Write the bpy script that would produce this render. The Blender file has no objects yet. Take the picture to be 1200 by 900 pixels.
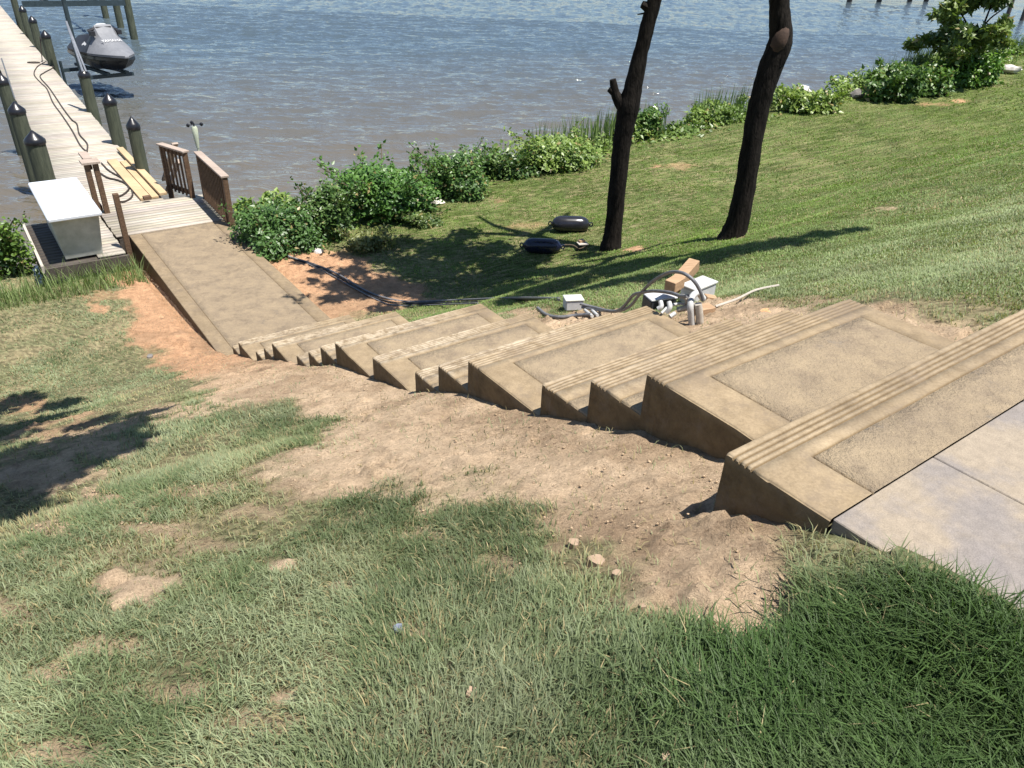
import bpy, bmesh, math, random
import numpy as np
from mathutils import Vector, Matrix
random.seed(7); rng = np.random.default_rng(11)
PI = math.pi
scene = bpy.context.scene
COL = scene.collection

# ------------------------------------------------------------------ camera
F, PITCH, ROLL, CAMZ = 873.0, math.radians(31.246), math.radians(2.527), 4.754
cam_d = bpy.data.cameras.new('camera'); cam = bpy.data.objects.new('camera', cam_d); COL.objects.link(cam)
cam_d.sensor_width = 36; cam_d.lens = F/1200*36; cam_d.clip_start = .05; cam_d.clip_end = 3000
cam.matrix_world = Matrix.Translation((0, 0, CAMZ)) @ Matrix.Rotation(PI/2-PITCH, 4, 'X') @ Matrix.Rotation(ROLL, 4, 'Z')
scene.camera = cam

def ray(px, py):
    u, v = (px-600)/F, (450-py)/F
    c, s = math.cos(ROLL), math.sin(ROLL); u, v = u*c-v*s, u*s+v*c
    return np.array([u, math.cos(PITCH)+v*math.sin(PITCH), -math.sin(PITCH)+v*math.cos(PITCH)])
def at(px, py, Z):                      # point of the photo on the level Z
    d = ray(px, py); k = (Z-CAMZ)/d[2]; return Vector((d[0]*k, d[1]*k, Z))
def at_y(px, py, Y):                    # point of the photo on the upright plane y = Y
    d = ray(px, py); k = Y/d[1]; return Vector((d[0]*k, Y, CAMZ+d[2]*k))
D = np.array([-.6004, .7997]); T = np.array([.7997, .6004])   # downhill and across axes of the stairs
def st(s, t, Z=0.0): return Vector((s*D[0]+t*T[0], s*D[1]+t*T[1], Z))
def to_st(x, y): return x*D[0]+y*D[1], x*T[0]+y*T[1]
RZ = math.atan2(T[1], T[0])             # angle of the t axis

# ------------------------------------------------------------------ noise
def hash2(ix, iy, seed):
    h = (ix.astype(np.int64)*374761393 + iy.astype(np.int64)*668265263 + seed*1442695041) & 0xffffffff
    h = ((h ^ (h >> 13))*1274126177) & 0xffffffff
    return ((h ^ (h >> 16)) & 0xffff)/65535.0
def vnoise(x, y, seed=0):
    x = np.asarray(x, float); y = np.asarray(y, float)
    ix, iy = np.floor(x), np.floor(y); fx, fy = x-ix, y-iy
    fx = fx*fx*(3-2*fx); fy = fy*fy*(3-2*fy)
    a = hash2(ix, iy, seed); b = hash2(ix+1, iy, seed); c = hash2(ix, iy+1, seed); d = hash2(ix+1, iy+1, seed)
    return (a*(1-fx)+b*fx)*(1-fy)+(c*(1-fx)+d*fx)*fy
def fbm(x, y, octv=4, seed=0):
    r = 0; a = .5; n = 0
    for k in range(octv):
        r = r+a*vnoise(x*2**k+k*17.3, y*2**k+k*9.1, seed+k); n += a; a *= .5
    return r/n
def ridge0(n): return 1-np.abs(2*n-1)
def sstep(a, b, x): x = np.clip((x-a)/(b-a), 0, 1); return x*x*(3-2*x)

# ------------------------------------------------------------------ materials
MATS = {}
def new_mat(name):
    m = bpy.data.materials.new(name); m.use_nodes = True; nt = m.node_tree
    b = nt.nodes['Principled BSDF']; MATS[name] = m; return m, nt, b
def N(nt, t, **kw):
    n = nt.nodes.new(t)
    for k, v in kw.items():
        if k in ('inp',):
            for kk, vv in v.items(): n.inputs[kk].default_value = vv
        else: setattr(n, k, v)
    return n
def L(nt, a, b): nt.links.new(a, b)
def noise_node(nt, scale, detail=4, rough=.6, coord='Object', stretch=None):
    tc = N(nt, 'ShaderNodeTexCoord'); n = N(nt, 'ShaderNodeTexNoise', inp={'Scale': scale, 'Detail': detail, 'Roughness': rough})
    src = tc.outputs[coord]
    if stretch:
        mp = N(nt, 'ShaderNodeMapping'); mp.inputs['Scale'].default_value = stretch; L(nt, src, mp.inputs[0]); src = mp.outputs[0]
    L(nt, src, n.inputs['Vector']); return n
def ramp(nt, fac, stops):
    r = N(nt, 'ShaderNodeValToRGB'); els = r.color_ramp.elements
    while len(els) < len(stops): els.new(.5)
    for e, (p, c) in zip(els, stops): e.position = p; e.color = (*c, 1) if len(c) == 3 else c
    L(nt, fac, r.inputs[0]); return r
def mixc(nt, fac, a, b, blend='MIX'):
    m = N(nt, 'ShaderNodeMix', data_type='RGBA', blend_type=blend)
    for sock, v in ((0, fac), (6, a), (7, b)):
        if isinstance(v, bpy.types.NodeSocket): L(nt, v, m.inputs[sock])
        elif sock == 0: m.inputs[0].default_value = v
        else: m.inputs[sock].default_value = (*v, 1)
    return m.outputs[2]
def bump(nt, h, dist, strength=1.0, prev=None):
    b = N(nt, 'ShaderNodeBump', inp={'Strength': strength, 'Distance': dist}); L(nt, h, b.inputs['Height'])
    if prev: L(nt, prev, b.inputs['Normal'])
    return b.outputs[0]
def attr(nt, name): a = N(nt, 'ShaderNodeAttribute', attribute_name=name); return a
def simple(name, c1, c2, scale=8, rough=.6, bd=.002, bs=60, metal=0, stretch=None, spec=.5, coord='Object'):
    m, nt, b = new_mat(name)
    n = noise_node(nt, scale, 5, .65, coord, stretch); r = ramp(nt, n.outputs[0], [(.32, c1), (.68, c2)]); L(nt, r.outputs[0], b.inputs['Base Color'])
    b.inputs['Roughness'].default_value = rough; b.inputs['Metallic'].default_value = metal
    b.inputs['Specular IOR Level'].default_value = spec
    if bd: n2 = noise_node(nt, bs, 4, .6, coord, stretch); L(nt, bump(nt, n2.outputs[0], bd), b.inputs['Normal'])
    return m

# soil: the colour of the bare ground comes with the mesh (clay, sand, thatch)
m, nt, b = new_mat('soil')
a = attr(nt, 'Col'); n1 = noise_node(nt, 9, 6, .7); n2 = noise_node(nt, 60, 5, .7); n3 = noise_node(nt, 260, 3, .6)
r1 = ramp(nt, n1.outputs[0], [(.3, (.72, .70, .68)), (.7, (1.2, 1.2, 1.2))]); r2 = ramp(nt, n2.outputs[0], [(.28, (.5, .46, .43)), (.42, (.9, .9, .9)), (.6, (1.05, 1.05, 1.05)), (.75, (1.35, 1.35, 1.35))])
c = mixc(nt, 1.0, a.outputs['Color'], r1.outputs[0], 'MULTIPLY'); c = mixc(nt, 1.0, c, r2.outputs[0], 'MULTIPLY'); L(nt, c, b.inputs['Base Color'])
b.inputs['Roughness'].default_value = .95; b.inputs['Specular IOR Level'].default_value = .15
nb = bump(nt, n1.outputs[0], .03); nb = bump(nt, n2.outputs[0], .022, prev=nb); nb = bump(nt, n3.outputs[0], .006, prev=nb); L(nt, nb, b.inputs['Normal'])

# stamped concrete: attribute Mark = (panel, chalk, side)
def concrete(name, gain):
    m, nt, b = new_mat(name)
    a = attr(nt, 'Mark'); sx = N(nt, 'ShaderNodeSeparateColor'); L(nt, a.outputs['Color'], sx.inputs[0])
    n1 = noise_node(nt, 2.2, 6, .65); n2 = noise_node(nt, 14, 6, .7); n3 = noise_node(nt, 90, 5, .7); n4 = noise_node(nt, 5.5, 7, .75)
    border = ramp(nt, n1.outputs[0], [(.3, (.200, .158, .100)), (.7, (.295, .235, .150))]).outputs[0]
    speck = ramp(nt, n2.outputs[0], [(.3, (.80, .78, .75)), (.7, (1.12, 1.12, 1.12))]).outputs[0]
    border = mixc(nt, 1.0, border, speck, 'MULTIPLY'); border = mixc(nt, 1.0, border, ramp(nt, n3.outputs[0], [(.3, (.82, .81, .80)), (.7, (1.16, 1.16, 1.16))]).outputs[0], 'MULTIPLY'); border = mixc(nt, 1.0, border, ramp(nt, n4.outputs[0], [(.33, (.80, .80, .82)), (.5, (1, 1, 1))]).outputs[0], 'MULTIPLY')
    panel = ramp(nt, n4.outputs[0], [(.30, (.175, .155, .125)), (.40, (.235, .190, .130)), (.58, (.285, .230, .152)), (.74, (.34, .275, .18))]).outputs[0]
    dk = ramp(nt, n3.outputs[0], [(.27, (.5, .5, .52)), (.35, (1, 1, 1)), (.6, (1.06, 1.05, 1.04)), (.72, (1.35, 1.32, 1.28))]).outputs[0]
    panel = mixc(nt, 1.0, panel, dk, 'MULTIPLY')
    side = ramp(nt, n2.outputs[0], [(.3, (.085, .060, .032)), (.7, (.175, .128, .068))]).outputs[0]  # damp side faces; their shade is also put into this dark brown
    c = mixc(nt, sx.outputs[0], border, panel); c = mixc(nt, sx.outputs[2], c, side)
    chn = ramp(nt, n2.outputs[0], [(.38, (0, 0, 0)), (.56, (1, 1, 1))]).outputs[0]
    mul = N(nt, 'ShaderNodeMath', operation='MULTIPLY'); L(nt, sx.outputs[1], mul.inputs[0]); L(nt, chn, mul.inputs[1])
    c = mixc(nt, mul.outputs[0], c, (.50, .44, .34))
    spl = ramp(nt, noise_node(nt, 3.4, 8, .78).outputs[0], [(.50, (0, 0, 0)), (.64, (1, 1, 1))]).outputs[0]; m5 = N(nt, 'ShaderNodeMath', operation='MULTIPLY', inp={1: .8}); L(nt, spl, m5.inputs[0]); c = mixc(nt, m5.outputs[0], c, (.17, .135, .095))
    c = mixc(nt, 1.0, c, gain, 'MULTIPLY'); L(nt, c, b.inputs['Base Color'])
    b.inputs['Roughness'].default_value = .82; b.inputs['Specular IOR Level'].default_value = .3
    pm = N(nt, 'ShaderNodeMath', operation='MULTIPLY_ADD', inp={1: .005, 2: .0012}); L(nt, sx.outputs[0], pm.inputs[0])
    nb = N(nt, 'ShaderNodeBump'); L(nt, n3.outputs[0], nb.inputs['Height']); L(nt, pm.outputs[0], nb.inputs['Distance'])
    pm2 = N(nt, 'ShaderNodeMath', operation='MULTIPLY', inp={1: .022}); L(nt, sx.outputs[0], pm2.inputs[0])
    pm3 = N(nt, 'ShaderNodeMath', operation='MULTIPLY_ADD', inp={1: .012}); L(nt, sx.outputs[2], pm3.inputs[0]); L(nt, pm2.outputs[0], pm3.inputs[2])
    nb2 = N(nt, 'ShaderNodeBump'); L(nt, n2.outputs[0], nb2.inputs['Height']); L(nt, pm3.outputs[0], nb2.inputs['Distance']); L(nt, nb.outputs[0], nb2.inputs['Normal'])
    L(nt, nb2.outputs[0], b.inputs['Normal'])
concrete('stamped_concrete', (1.04, 1.0, .985)); concrete('path_concrete', (.91, .875, .87))

# pavers: bluish slate grey drifting to tan
m, nt, b = new_mat('paver')
n1 = noise_node(nt, 1.5, 6, .62); n2 = noise_node(nt, 30, 6, .7); n3 = noise_node(nt, 220, 4, .6)
c = ramp(nt, n1.outputs[0], [(.42, (.190, .167, .154)), (.5, (.212, .183, .160)), (.58, (.275, .224, .165))]).outputs[0]
c = mixc(nt, 1.0, c, ramp(nt, n2.outputs[0], [(.3, (.82, .82, .82)), (.7, (1.14, 1.14, 1.14))]).outputs[0], 'MULTIPLY')
c = mixc(nt, 1.0, c, ramp(nt, n3.outputs[0], [(.3, (.8, .8, .8)), (.7, (1.15, 1.15, 1.15))]).outputs[0], 'MULTIPLY')
L(nt, c, b.inputs['Base Color']); b.inputs['Roughness'].default_value = .8
nb = bump(nt, n2.outputs[0], .003); nb = bump(nt, n3.outputs[0], .0008, prev=nb); L(nt, nb, b.inputs['Normal'])

# leaf and grass: colour from the mesh, some light passes through
def leaf_mat(name, rough=.45, trans=.35, spec=.4, gain=1.0):
    m, nt, b = new_mat(name); a = attr(nt, 'Col')
    c = mixc(nt, 1.0, a.outputs['Color'], (gain, gain, gain), 'MULTIPLY')
    L(nt, c, b.inputs['Base Color']); b.inputs['Roughness'].default_value = rough; b.inputs['Specular IOR Level'].default_value = spec
    t = N(nt, 'ShaderNodeBsdfTranslucent'); tc = mixc(nt, 1.0, c, (1.1, 1.25, .6), 'MULTIPLY'); L(nt, tc, t.inputs[0])
    mx = N(nt, 'ShaderNodeMixShader', inp={0: trans}); L(nt, b.outputs[0], mx.inputs[1]); L(nt, t.outputs[0], mx.inputs[2])
    L(nt, mx.outputs[0], nt.nodes['Material Output'].inputs[0]); return m
leaf_mat('grass', .55, .3, .25); leaf_mat('leaf', .4, .3, .45)

# water
m, nt, b = new_mat('water')
n1 = noise_node(nt, .05, 4, .6)
tc = N(nt, 'ShaderNodeTexCoord'); sp = N(nt, 'ShaderNodeSeparateXYZ'); L(nt, tc.outputs['Object'], sp.inputs[0])
far = N(nt, 'ShaderNodeMapRange', inp={1: 18.0, 2: 46.0}); m1 = N(nt, 'ShaderNodeMath', operation='MULTIPLY_ADD', inp={1: -.38}); L(nt, sp.outputs[0], m1.inputs[0]); L(nt, sp.outputs[1], m1.inputs[2])
m2 = N(nt, 'ShaderNodeMath', operation='MULTIPLY_ADD', inp={1: 14.0}); L(nt, n1.outputs[0], m2.inputs[0]); L(nt, m1.outputs[0], m2.inputs[2]); m3 = N(nt, 'ShaderNodeMath', operation='SUBTRACT', inp={1: 7.0}); L(nt, m2.outputs[0], m3.inputs[0]); L(nt, m3.outputs[0], far.inputs[0])
c = mixc(nt, far.outputs[0], (.120, .100, .070), (.060, .082, .095)); L(nt, c, b.inputs['Base Color'])
b.inputs['Roughness'].default_value = .035; b.inputs['IOR'].default_value = 1.95
ns = noise_node(nt, 1.15, 3, .55, 'Object', (1.0, 2.8, 1)); ns2 = noise_node(nt, 5, 3, .5, 'Object', (1.0, 2.4, 1))
nb = bump(nt, ns.outputs[0], .15); nb = bump(nt, ns2.outputs[0], .014, prev=nb); L(nt, nb, b.inputs['Normal'])

# timber
def timber(name, c1, c2, c3, rough=.75, use_col=False):
    m, nt, b = new_mat(name)
    n1 = noise_node(nt, 3, 6, .7, 'Object', (1, 14, 14)); n2 = noise_node(nt, 1.1, 3, .6)
    c = ramp(nt, n1.outputs[0], [(.3, c1), (.5, c2), (.72, c3)]).outputs[0]
    c = mixc(nt, 1.0, c, ramp(nt, n2.outputs[0], [(.3, (.84, .83, .82)), (.7, (1.1, 1.1, 1.1))]).outputs[0], 'MULTIPLY')
    if use_col: a = attr(nt, 'Col'); c = mixc(nt, 1.0, c, a.outputs['Color'], 'MULTIPLY')
    L(nt, c, b.inputs['Base Color']); b.inputs['Roughness'].default_value = rough; b.inputs['Specular IOR Level'].default_value = .3
    L(nt, bump(nt, n1.outputs[0], .004), b.inputs['Normal']); return m
timber('decking', (.33, .295, .25), (.43, .39, .335), (.52, .48, .42), .85, True)
timber('rail_wood', (.065, .040, .024), (.115, .070, .043), (.18, .12, .075))
timber('rail_cap', (.26, .20, .16), (.36, .29, .24), (.44, .37, .31))
timber('dark_wood', (.05, .042, .036), (.08, .068, .058), (.12, .10, .085))
timber('new_lumber', (.38, .27, .155), (.46, .34, .20), (.54, .41, .26))
timber('block_wood', (.30, .19, .11), (.38, .25, .15), (.46, .32, .20))
timber('pale_board', (.34, .31, .27), (.44, .40, .35), (.52, .48, .42))
m = simple('piling_wood', (.030, .038, .024), (.085, .095, .062), 5, .85, .008, 30, stretch=(4, 4, .5))
nt = m.node_tree; bb = nt.nodes['Principled BSDF']                    # wet dark band near the waterline
simple('black_plastic', (.008, .008, .010), (.016, .016, .02), 10, .32, 0)
simple('black_rubber', (.010, .010, .010), (.022, .022, .022), 30, .6, .001)
simple('fender_vinyl', (.012, .012, .015), (.020, .020, .026), 10, .22, 0)
simple('navy_vinyl', (.006, .008, .022), (.010, .013, .032), 10, .22, 0)
simple('white_plastic', (.52, .55, .60), (.57, .60, .645), 4, .45, .0005, 40)
m = simple('weathered_white', (.34, .35, .31), (.56, .57, .53), 3.5, .7, .001, 40)
simple('grey_pvc', (.38, .38, .37), (.50, .50, .49), 20, .45, .0008, 60)
simple('dirty_pvc', (.30, .26, .21), (.46, .43, .38), 25, .6, .001, 60)
simple('grey_box', (.42, .43, .45), (.52, .53, .55), 14, .55, .001, 60)
simple('dark_box', (.020, .022, .028), (.05, .05, .058), 14, .5, .001, 60)
simple('galvanised', (.25, .26, .28), (.36, .37, .39), 12, .4, 0, metal=.6)
simple('steel_dark', (.015, .028, .034), (.03, .048, .058), 6, .5, .001, 30)
simple('cover_light', (.13, .135, .15), (.18, .185, .20), 6, .6, .003, 12)
simple('cover_dark', (.010, .010, .012), (.022, .022, .026), 6, .55, .003, 12)
simple('hull_dark', (.006, .006, .008), (.012, .012, .014), 6, .25, 0)
simple('seat_white', (.42, .43, .44), (.50, .51, .52), 6, .5, 0)
simple('cable_grey', (.09, .09, .095), (.17, .17, .18), 30, .5, 0)
simple('cable_brown', (.035, .026, .02), (.06, .046, .036), 30, .6, 0)
simple('white_ink', (.5, .5, .5), (.6, .6, .6), 5, .6, 0)
simple('bark', (.006, .005, .0045), (.024, .020, .017), 14, .95, .03, 16, stretch=(1.6, 1.6, .35), spec=.1)
simple('cut_wood', (.035, .02, .014), (.07, .04, .027), 14, .9, .006, 40)
simple('twig', (.06, .045, .03), (.11, .08, .05), 20, .9, .002, 60)
simple('rock', (.36, .33, .30), (.62, .58, .53), 5, .9, .012, 22)
simple('dark_rock', (.12, .11, .10), (.24, .22, .20), 5, .9, .012, 22)
simple('clay', (.50, .25, .11), (.62, .36, .19), 20, .95, .01, 60)
simple('tan_stone', (.26, .18, .12), (.36, .26, .18), 30, .9, .004, 60)
simple('blue_stone', (.10, .12, .18), (.18, .20, .27), 30, .7, .002, 60)
simple('clod', (.30, .215, .14), (.46, .345, .23), 40, .97, .006, 90, spec=.1)
simple('instrument', (.42, .46, .34), (.52, .56, .44), 8, .5, 0)

# ------------------------------------------------------------------ mesh helpers
def fast_mesh(name, V, loops, starts, mat, smooth=False, cols=None, cname='Col'):
    me = bpy.data.meshes.new(name); nv = len(V)
    me.vertices.add(nv); me.vertices.foreach_set('co', np.asarray(V, np.float32).ravel())
    me.loops.add(len(loops)); me.loops.foreach_set('vertex_index', np.asarray(loops, np.int32).ravel())
    me.polygons.add(len(starts)); me.polygons.foreach_set('loop_start', np.asarray(starts, np.int32))
    me.update(calc_edges=True)
    if smooth: me.polygons.foreach_set('use_smooth', np.ones(len(starts), bool))
    if cols is not None:
        ca = me.color_attributes.new(cname, 'FLOAT_COLOR', 'POINT'); buf = np.ones((nv, 4), np.float32); buf[:, :3] = cols
        ca.data.foreach_set('color', buf.ravel())
    me.materials.append(MATS[mat]); me.validate(clean_customdata=False); return me
def link(me, name, parent=None, loc=None):
    o = bpy.data.objects.new(name, me); COL.objects.link(o)
    if parent: o.parent = parent
    if loc is not None: o.location = loc
    return o
def tag(o, label=None, cat=None, group=None, kind=None):
    if label: o['label'] = label
    if cat: o['category'] = cat
    if group: o['group'] = group
    if kind: o['kind'] = kind
    return o
def empty(name, loc, label, cat, group=None, rz=0):
    o = bpy.data.objects.new(name, None); COL.objects.link(o); o.location = loc; o.rotation_euler = (0, 0, rz); o.empty_display_size = .1
    return tag(o, label, cat, group)
def bm_obj(name, bm, mat, parent=None, loc=None, smooth=False, bevel=0):
    me = bpy.data.meshes.new(name)
    if bevel: bmesh.ops.bevel(bm, geom=[e for e in bm.edges if e.calc_face_angle(0) > .6], offset=bevel, segments=1, affect='EDGES')
    bmesh.ops.recalc_face_normals(bm, faces=bm.faces)
    bm.to_mesh(me); bm.free()
    if smooth:
        me.polygons.foreach_set('use_smooth', np.ones(len(me.polygons), bool))
        me.set_sharp_from_angle(angle=math.radians(smooth if smooth > 1 else 40))
    for mm in (mat if isinstance(mat, (list, tuple)) else [mat]): me.materials.append(MATS[mm])
    return link(me, name, parent, loc)
def box(bm, c, size, rz=0, rot=None):
    M = Matrix.Translation(c) @ (rot.to_4x4() if rot else Matrix.Rotation(rz, 4, 'Z')) @ Matrix.Diagonal((*size, 1))
    return bmesh.ops.create_cube(bm, size=1, matrix=M)['verts']
def beam(bm, p, q, w, h):               # box from p to q, w wide, h high
    p, q = Vector(p), Vector(q); d = q-p; x = d.normalized(); up = Vector((0, 0, 1))
    if abs(x.z) > .95: up = Vector((T[0], T[1], 0))
    y = up.cross(x).normalized(); z = x.cross(y)
    R = Matrix((x, y, z)).transposed()
    return box(bm, (p+q)/2, (d.length, w, h), rot=R)
def tube(bm, pts, rad, seg=8, cap=True, closed=False, jitter=0):
    pts = [Vector(p) for p in pts]; n = len(pts); rads = rad if isinstance(rad, (list, tuple)) else [rad]*n
    rings = []; prev = None
    for i, p in enumerate(pts):
        d = (pts[min(i+1, n-1)]-pts[max(i-1, 0)]).normalized()
        if prev is None: ref = Vector((0, 0, 1)) if abs(d.z) < .9 else Vector((1, 0, 0)); x = d.cross(ref).normalized()
        else: x = (prev-d*prev.dot(d)).normalized()
        prev = x; y = d.cross(x)
        rings.append([bm.verts.new(p+(x*math.cos(2*PI*k/seg)+y*math.sin(2*PI*k/seg))*rads[i]*(1+jitter*random.uniform(-1, 1))) for k in range(seg)])
    for a, b2 in zip(rings[:-1], rings[1:]):
        for k in range(seg): bm.faces.new((a[k], a[(k+1) % seg], b2[(k+1) % seg], b2[k]))
    if cap: bm.faces.new(rings[0][::-1]); bm.faces.new(rings[-1])
    return rings
def lathe(bm, prof, seg=20, M=Matrix.Identity(4)):   # prof: (r, z)
    rings = [[bm.verts.new(M @ Vector((r*math.cos(2*PI*k/seg), r*math.sin(2*PI*k/seg), z))) for k in range(seg)] for r, z in prof]
    for a, b2 in zip(rings[:-1], rings[1:]):
        for k in range(seg): bm.faces.new((a[k], a[(k+1) % seg], b2[(k+1) % seg], b2[k]))
    bm.faces.new(rings[0][::-1]); bm.faces.new(rings[-1])
def smooth_path(pts, n=8):
    P = [Vector(p) for p in pts]; P = [P[0]*2-P[1]]+P+[P[-1]*2-P[-2]]; out = []
    for i in range(1, len(P)-2):
        for k in range(n):
            u = k/n; a, b2, c, d = P[i-1], P[i], P[i+1], P[i+2]
            out.append(.5*((2*b2)+(c-a)*u+(2*a-5*b2+4*c-d)*u*u+(3*b2-a-3*c+d)*u**3))
    return out+[P[-2]]

# ------------------------------------------------------------------ terrain height
GS = np.array([-30, -8, -2, 0, .5, .88, 1.14, 1.37, 1.81, 2.08, 2.39, 2.83, 3.21, 3.57, 3.88, 4.58, 5.25, 5.94, 6.95, 7.61, 8.32, 9.1, 11, 13, 14])
GL = np.array([6.5, 4.2, 3.45, 3.405, 3.385, 3.29, 3.12, 3.03, 2.90, 2.78, 2.66, 2.47, 2.36, 2.19, 2.01, 1.78, 1.57, 1.21, .81, .46, .19, -.05, -.16, -.3, -.38])
GSR = np.array([-30, -8, -2, 0, .7, 1.1, 1.5, 1.82, 2.15, 2.5, 3.195, 3.54, 3.85, 4.51, 5.225, 5.57, 5.89, 6.23, 6.96, 7.28, 7.61, 8.3, 8.61, 10, 13, 14])
GR = np.array([6.5, 4.2, 3.4, 3.37, 3.32, 3.2, 3.15, 3.04, 2.88, 2.70, 2.42, 2.22, 2.04, 1.81, 1.62, 1.42, 1.22, 1.02, .81, .61, .41, .19, .0, -.07, -.15, -.25])
SC = (1.10, 8.61)
WATER = -.95
def base_z(s, t):
    def sm(xs, ys):                       # slightly smoothed linear interpolation
        r = 0
        for o, w in ((-.3, .15), (-.15, .2), (0, .3), (.15, .2), (.3, .15)): r = r+w*np.interp(s+o, xs, ys)
        return r
    gl_sh = np.interp(s, GS, GL); gl = sm(GS, GL)
    near = sstep(1.2, 2.0, t)*(1-sstep(3.2, 4.2, t)); gl = gl*(1-near)+gl_sh*near
    g = gl+(sm(GSR, GR)-gl)*sstep(2.1, 3.5, t)
    lift = np.interp(t, [-60, 0, 3, 5.5, 7.6, 10, 13.2, 17.6, 22.6, 29, 60, 130], [.1, 0, 0, .06, .18, .38, .62, .85, 1.15, 1.6, 2.6, 4])
    g = g+lift*np.clip(s/13.7, 0, 1)**.8
    edge = 13.9+.25*np.sin(t*.7)+.2*np.sin(t*1.9+1)
    k = sstep(0, 1, (s-edge)/1.5); g = g*(1-k)+(WATER-.35)*k
    g = g-sstep(15, 22, s)*1.2
    g = g+.035*np.exp(-((t-1.72)/.22)**2)*sstep(.86, .66, s)*sstep(-6, -3, s)
    return g
def dock_clear(s, t): return (s > 13.0)*(t > .4)*(t < 3.8)
def ground(x, y):
    s, t = to_st(np.asarray(x, float), np.asarray(y, float)); return base_z(s, t)+.05*(fbm(s*.55, t*.55, 3, 3)-.5)*sstep(0, 1.2, np.abs(t-2.8)-.7)
def gz(x, y): return float(ground(x, y))
def pick(px, py):                       # where the ray through a photo point meets the ground
    d = ray(px, py); a = .5
    ks = np.geomspace(.8, 140, 1500); P = ks[:, None]*d[None]; h = P[:, 2]+CAMZ-ground(P[:, 0], P[:, 1])
    i = int(np.argmax(h < 0)) if (h < 0).any() else len(ks)-1
    k0, k1 = ks[max(i-1, 0)], ks[i]
    for _ in range(18):
        km = (k0+k1)/2; p = d*km
        if p[2]+CAMZ-gz(p[0], p[1]) < 0: k1 = km
        else: k0 = km
    p = d*k1; return Vector((p[0], p[1], p[2]+CAMZ))
def scale_at(p):                        # metres per photo pixel at p
    q = Vector(p)-Vector((0, 0, CAMZ)); return (q.y*math.cos(PITCH)-q.z*math.sin(PITCH))/F

# bare soil map (polygons and ellipses laid out on the ground, softened with noise)
def poly_xy(pts): return [tuple(pick(*p)[:2]) for p in pts]
def sd_poly(x, y, poly):                # signed distance, negative inside
    d = np.full(x.shape, 1e9); ins = np.zeros(x.shape, bool); n = len(poly)
    for i in range(n):
        x0, y0 = poly[i]; x1, y1 = poly[(i+1) % n]; ex, ey = x1-x0, y1-y0
        u = np.clip(((x-x0)*ex+(y-y0)*ey)/(ex*ex+ey*ey+1e-12), 0, 1)
        d = np.minimum(d, np.hypot(x-x0-u*ex, y-y0-u*ey))
        c = (y0 > y) != (y1 > y)
        with np.errstate(divide='ignore', invalid='ignore'): xi = x0+(y-y0)*(x1-x0)/(y1-y0+1e-30)
        ins ^= c & (x < xi)
    return np.where(ins, -d, d)
DIRT_L = poly_xy([(128, 318), (150, 345), (160, 380), (178, 405), (205, 425), (240, 440), (262, 462), (310, 470), (352, 468), (408, 486), (410, 518), (372, 530), (345, 548),
                  (368, 578), (430, 572), (470, 566), (520, 566), (575, 572), (640, 590), (690, 625), (730, 672), (775, 715), (820, 738), (870, 744), (910, 728), (930, 690), (938, 640), (948, 618)])
DIRT_L = [tuple(st(.86, 1.8)[:2])]+[tuple(st(1.1, 2.8)[:2]), tuple(st(13.2, 2.8)[:2]), tuple(st(13.4, 1.6)[:2])]+DIRT_L[0:]
DIRT_R = [tuple(st(13.2, 2.8)[:2])]+poly_xy([(306, 293), (345, 292), (400, 296), (430, 318), (490, 335), (505, 352), (440, 362), (400, 372)])+[tuple(st(8, 2.8)[:2])]
DIRT_V = poly_xy([(560, 372), (640, 372), (700, 362), (745, 372), (790, 375), (830, 350), (870, 352), (930, 362), (925, 385), (850, 400), (700, 400)])
DIRT_W = poly_xy([(1020, 360), (1080, 372), (1150, 400), (1110, 412), (1060, 395)])
def ell(px, py, rx, ry, w=1.0):
    c = pick(px, py); a = pick(px+rx, py); b2 = pick(px, py+ry)
    ux, uy = a.x-c.x, a.y-c.y; vx, vy = b2.x-c.x, b2.y-c.y; return (c.x, c.y, ux, uy, vx, vy, w)
PATCH = [ell(p[0], p[1], p[2]*(.55 if p[0] > 740 and p[1] < 270 else 1), p[3]*(.7 if p[0] > 740 and p[1] < 270 else 1), p[4]) for p in [(160, 690, 55, 24, 1), (335, 662, 48, 20, 1), (95, 505, 95, 22, .8), (60, 565, 70, 32, .8), (190, 480, 45, 12, .8), (35, 475, 40, 10, .7), (110, 580, 60, 16, .9), (55, 620, 45, 18, .7),
         (60, 790, 28, 16, .7), (230, 575, 60, 12, .55), (475, 735, 40, 14, .6), (510, 630, 60, 16, .45), (590, 665, 36, 22, .6), (335, 820, 16, 9, .9), (250, 640, 45, 10, .6), (60, 880, 50, 16, .6), (655, 640, 30, 18, .7),
         (180, 620, 50, 12, .7), (400, 690, 60, 14, .55), (140, 760, 60, 16, .6), (300, 600, 50, 12, .6), (420, 600, 30, 10, .5), (20, 720, 40, 18, .6), (200, 810, 50, 12, .5), (120, 345, 26, 10, .5), (115, 360, 14, 6, .9), (300, 845, 70, 14, .4), (30, 650, 30, 14, .6),
         (800, 195, 40, 5, .5), (1125, 118, 14, 3, 1), (1100, 122, 30, 3, .6), (960, 130, 14, 3, .8), (860, 275, 40, 5, .5), (620, 265, 20, 4, .4), (585, 235, 16, 3, .5), (1040, 245, 20, 3, .6), (930, 370, 14, 5, .9), (745, 292, 14, 3, .9), (955, 352, 26, 7, .6), (770, 195, 10, 3, .9)]]
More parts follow.
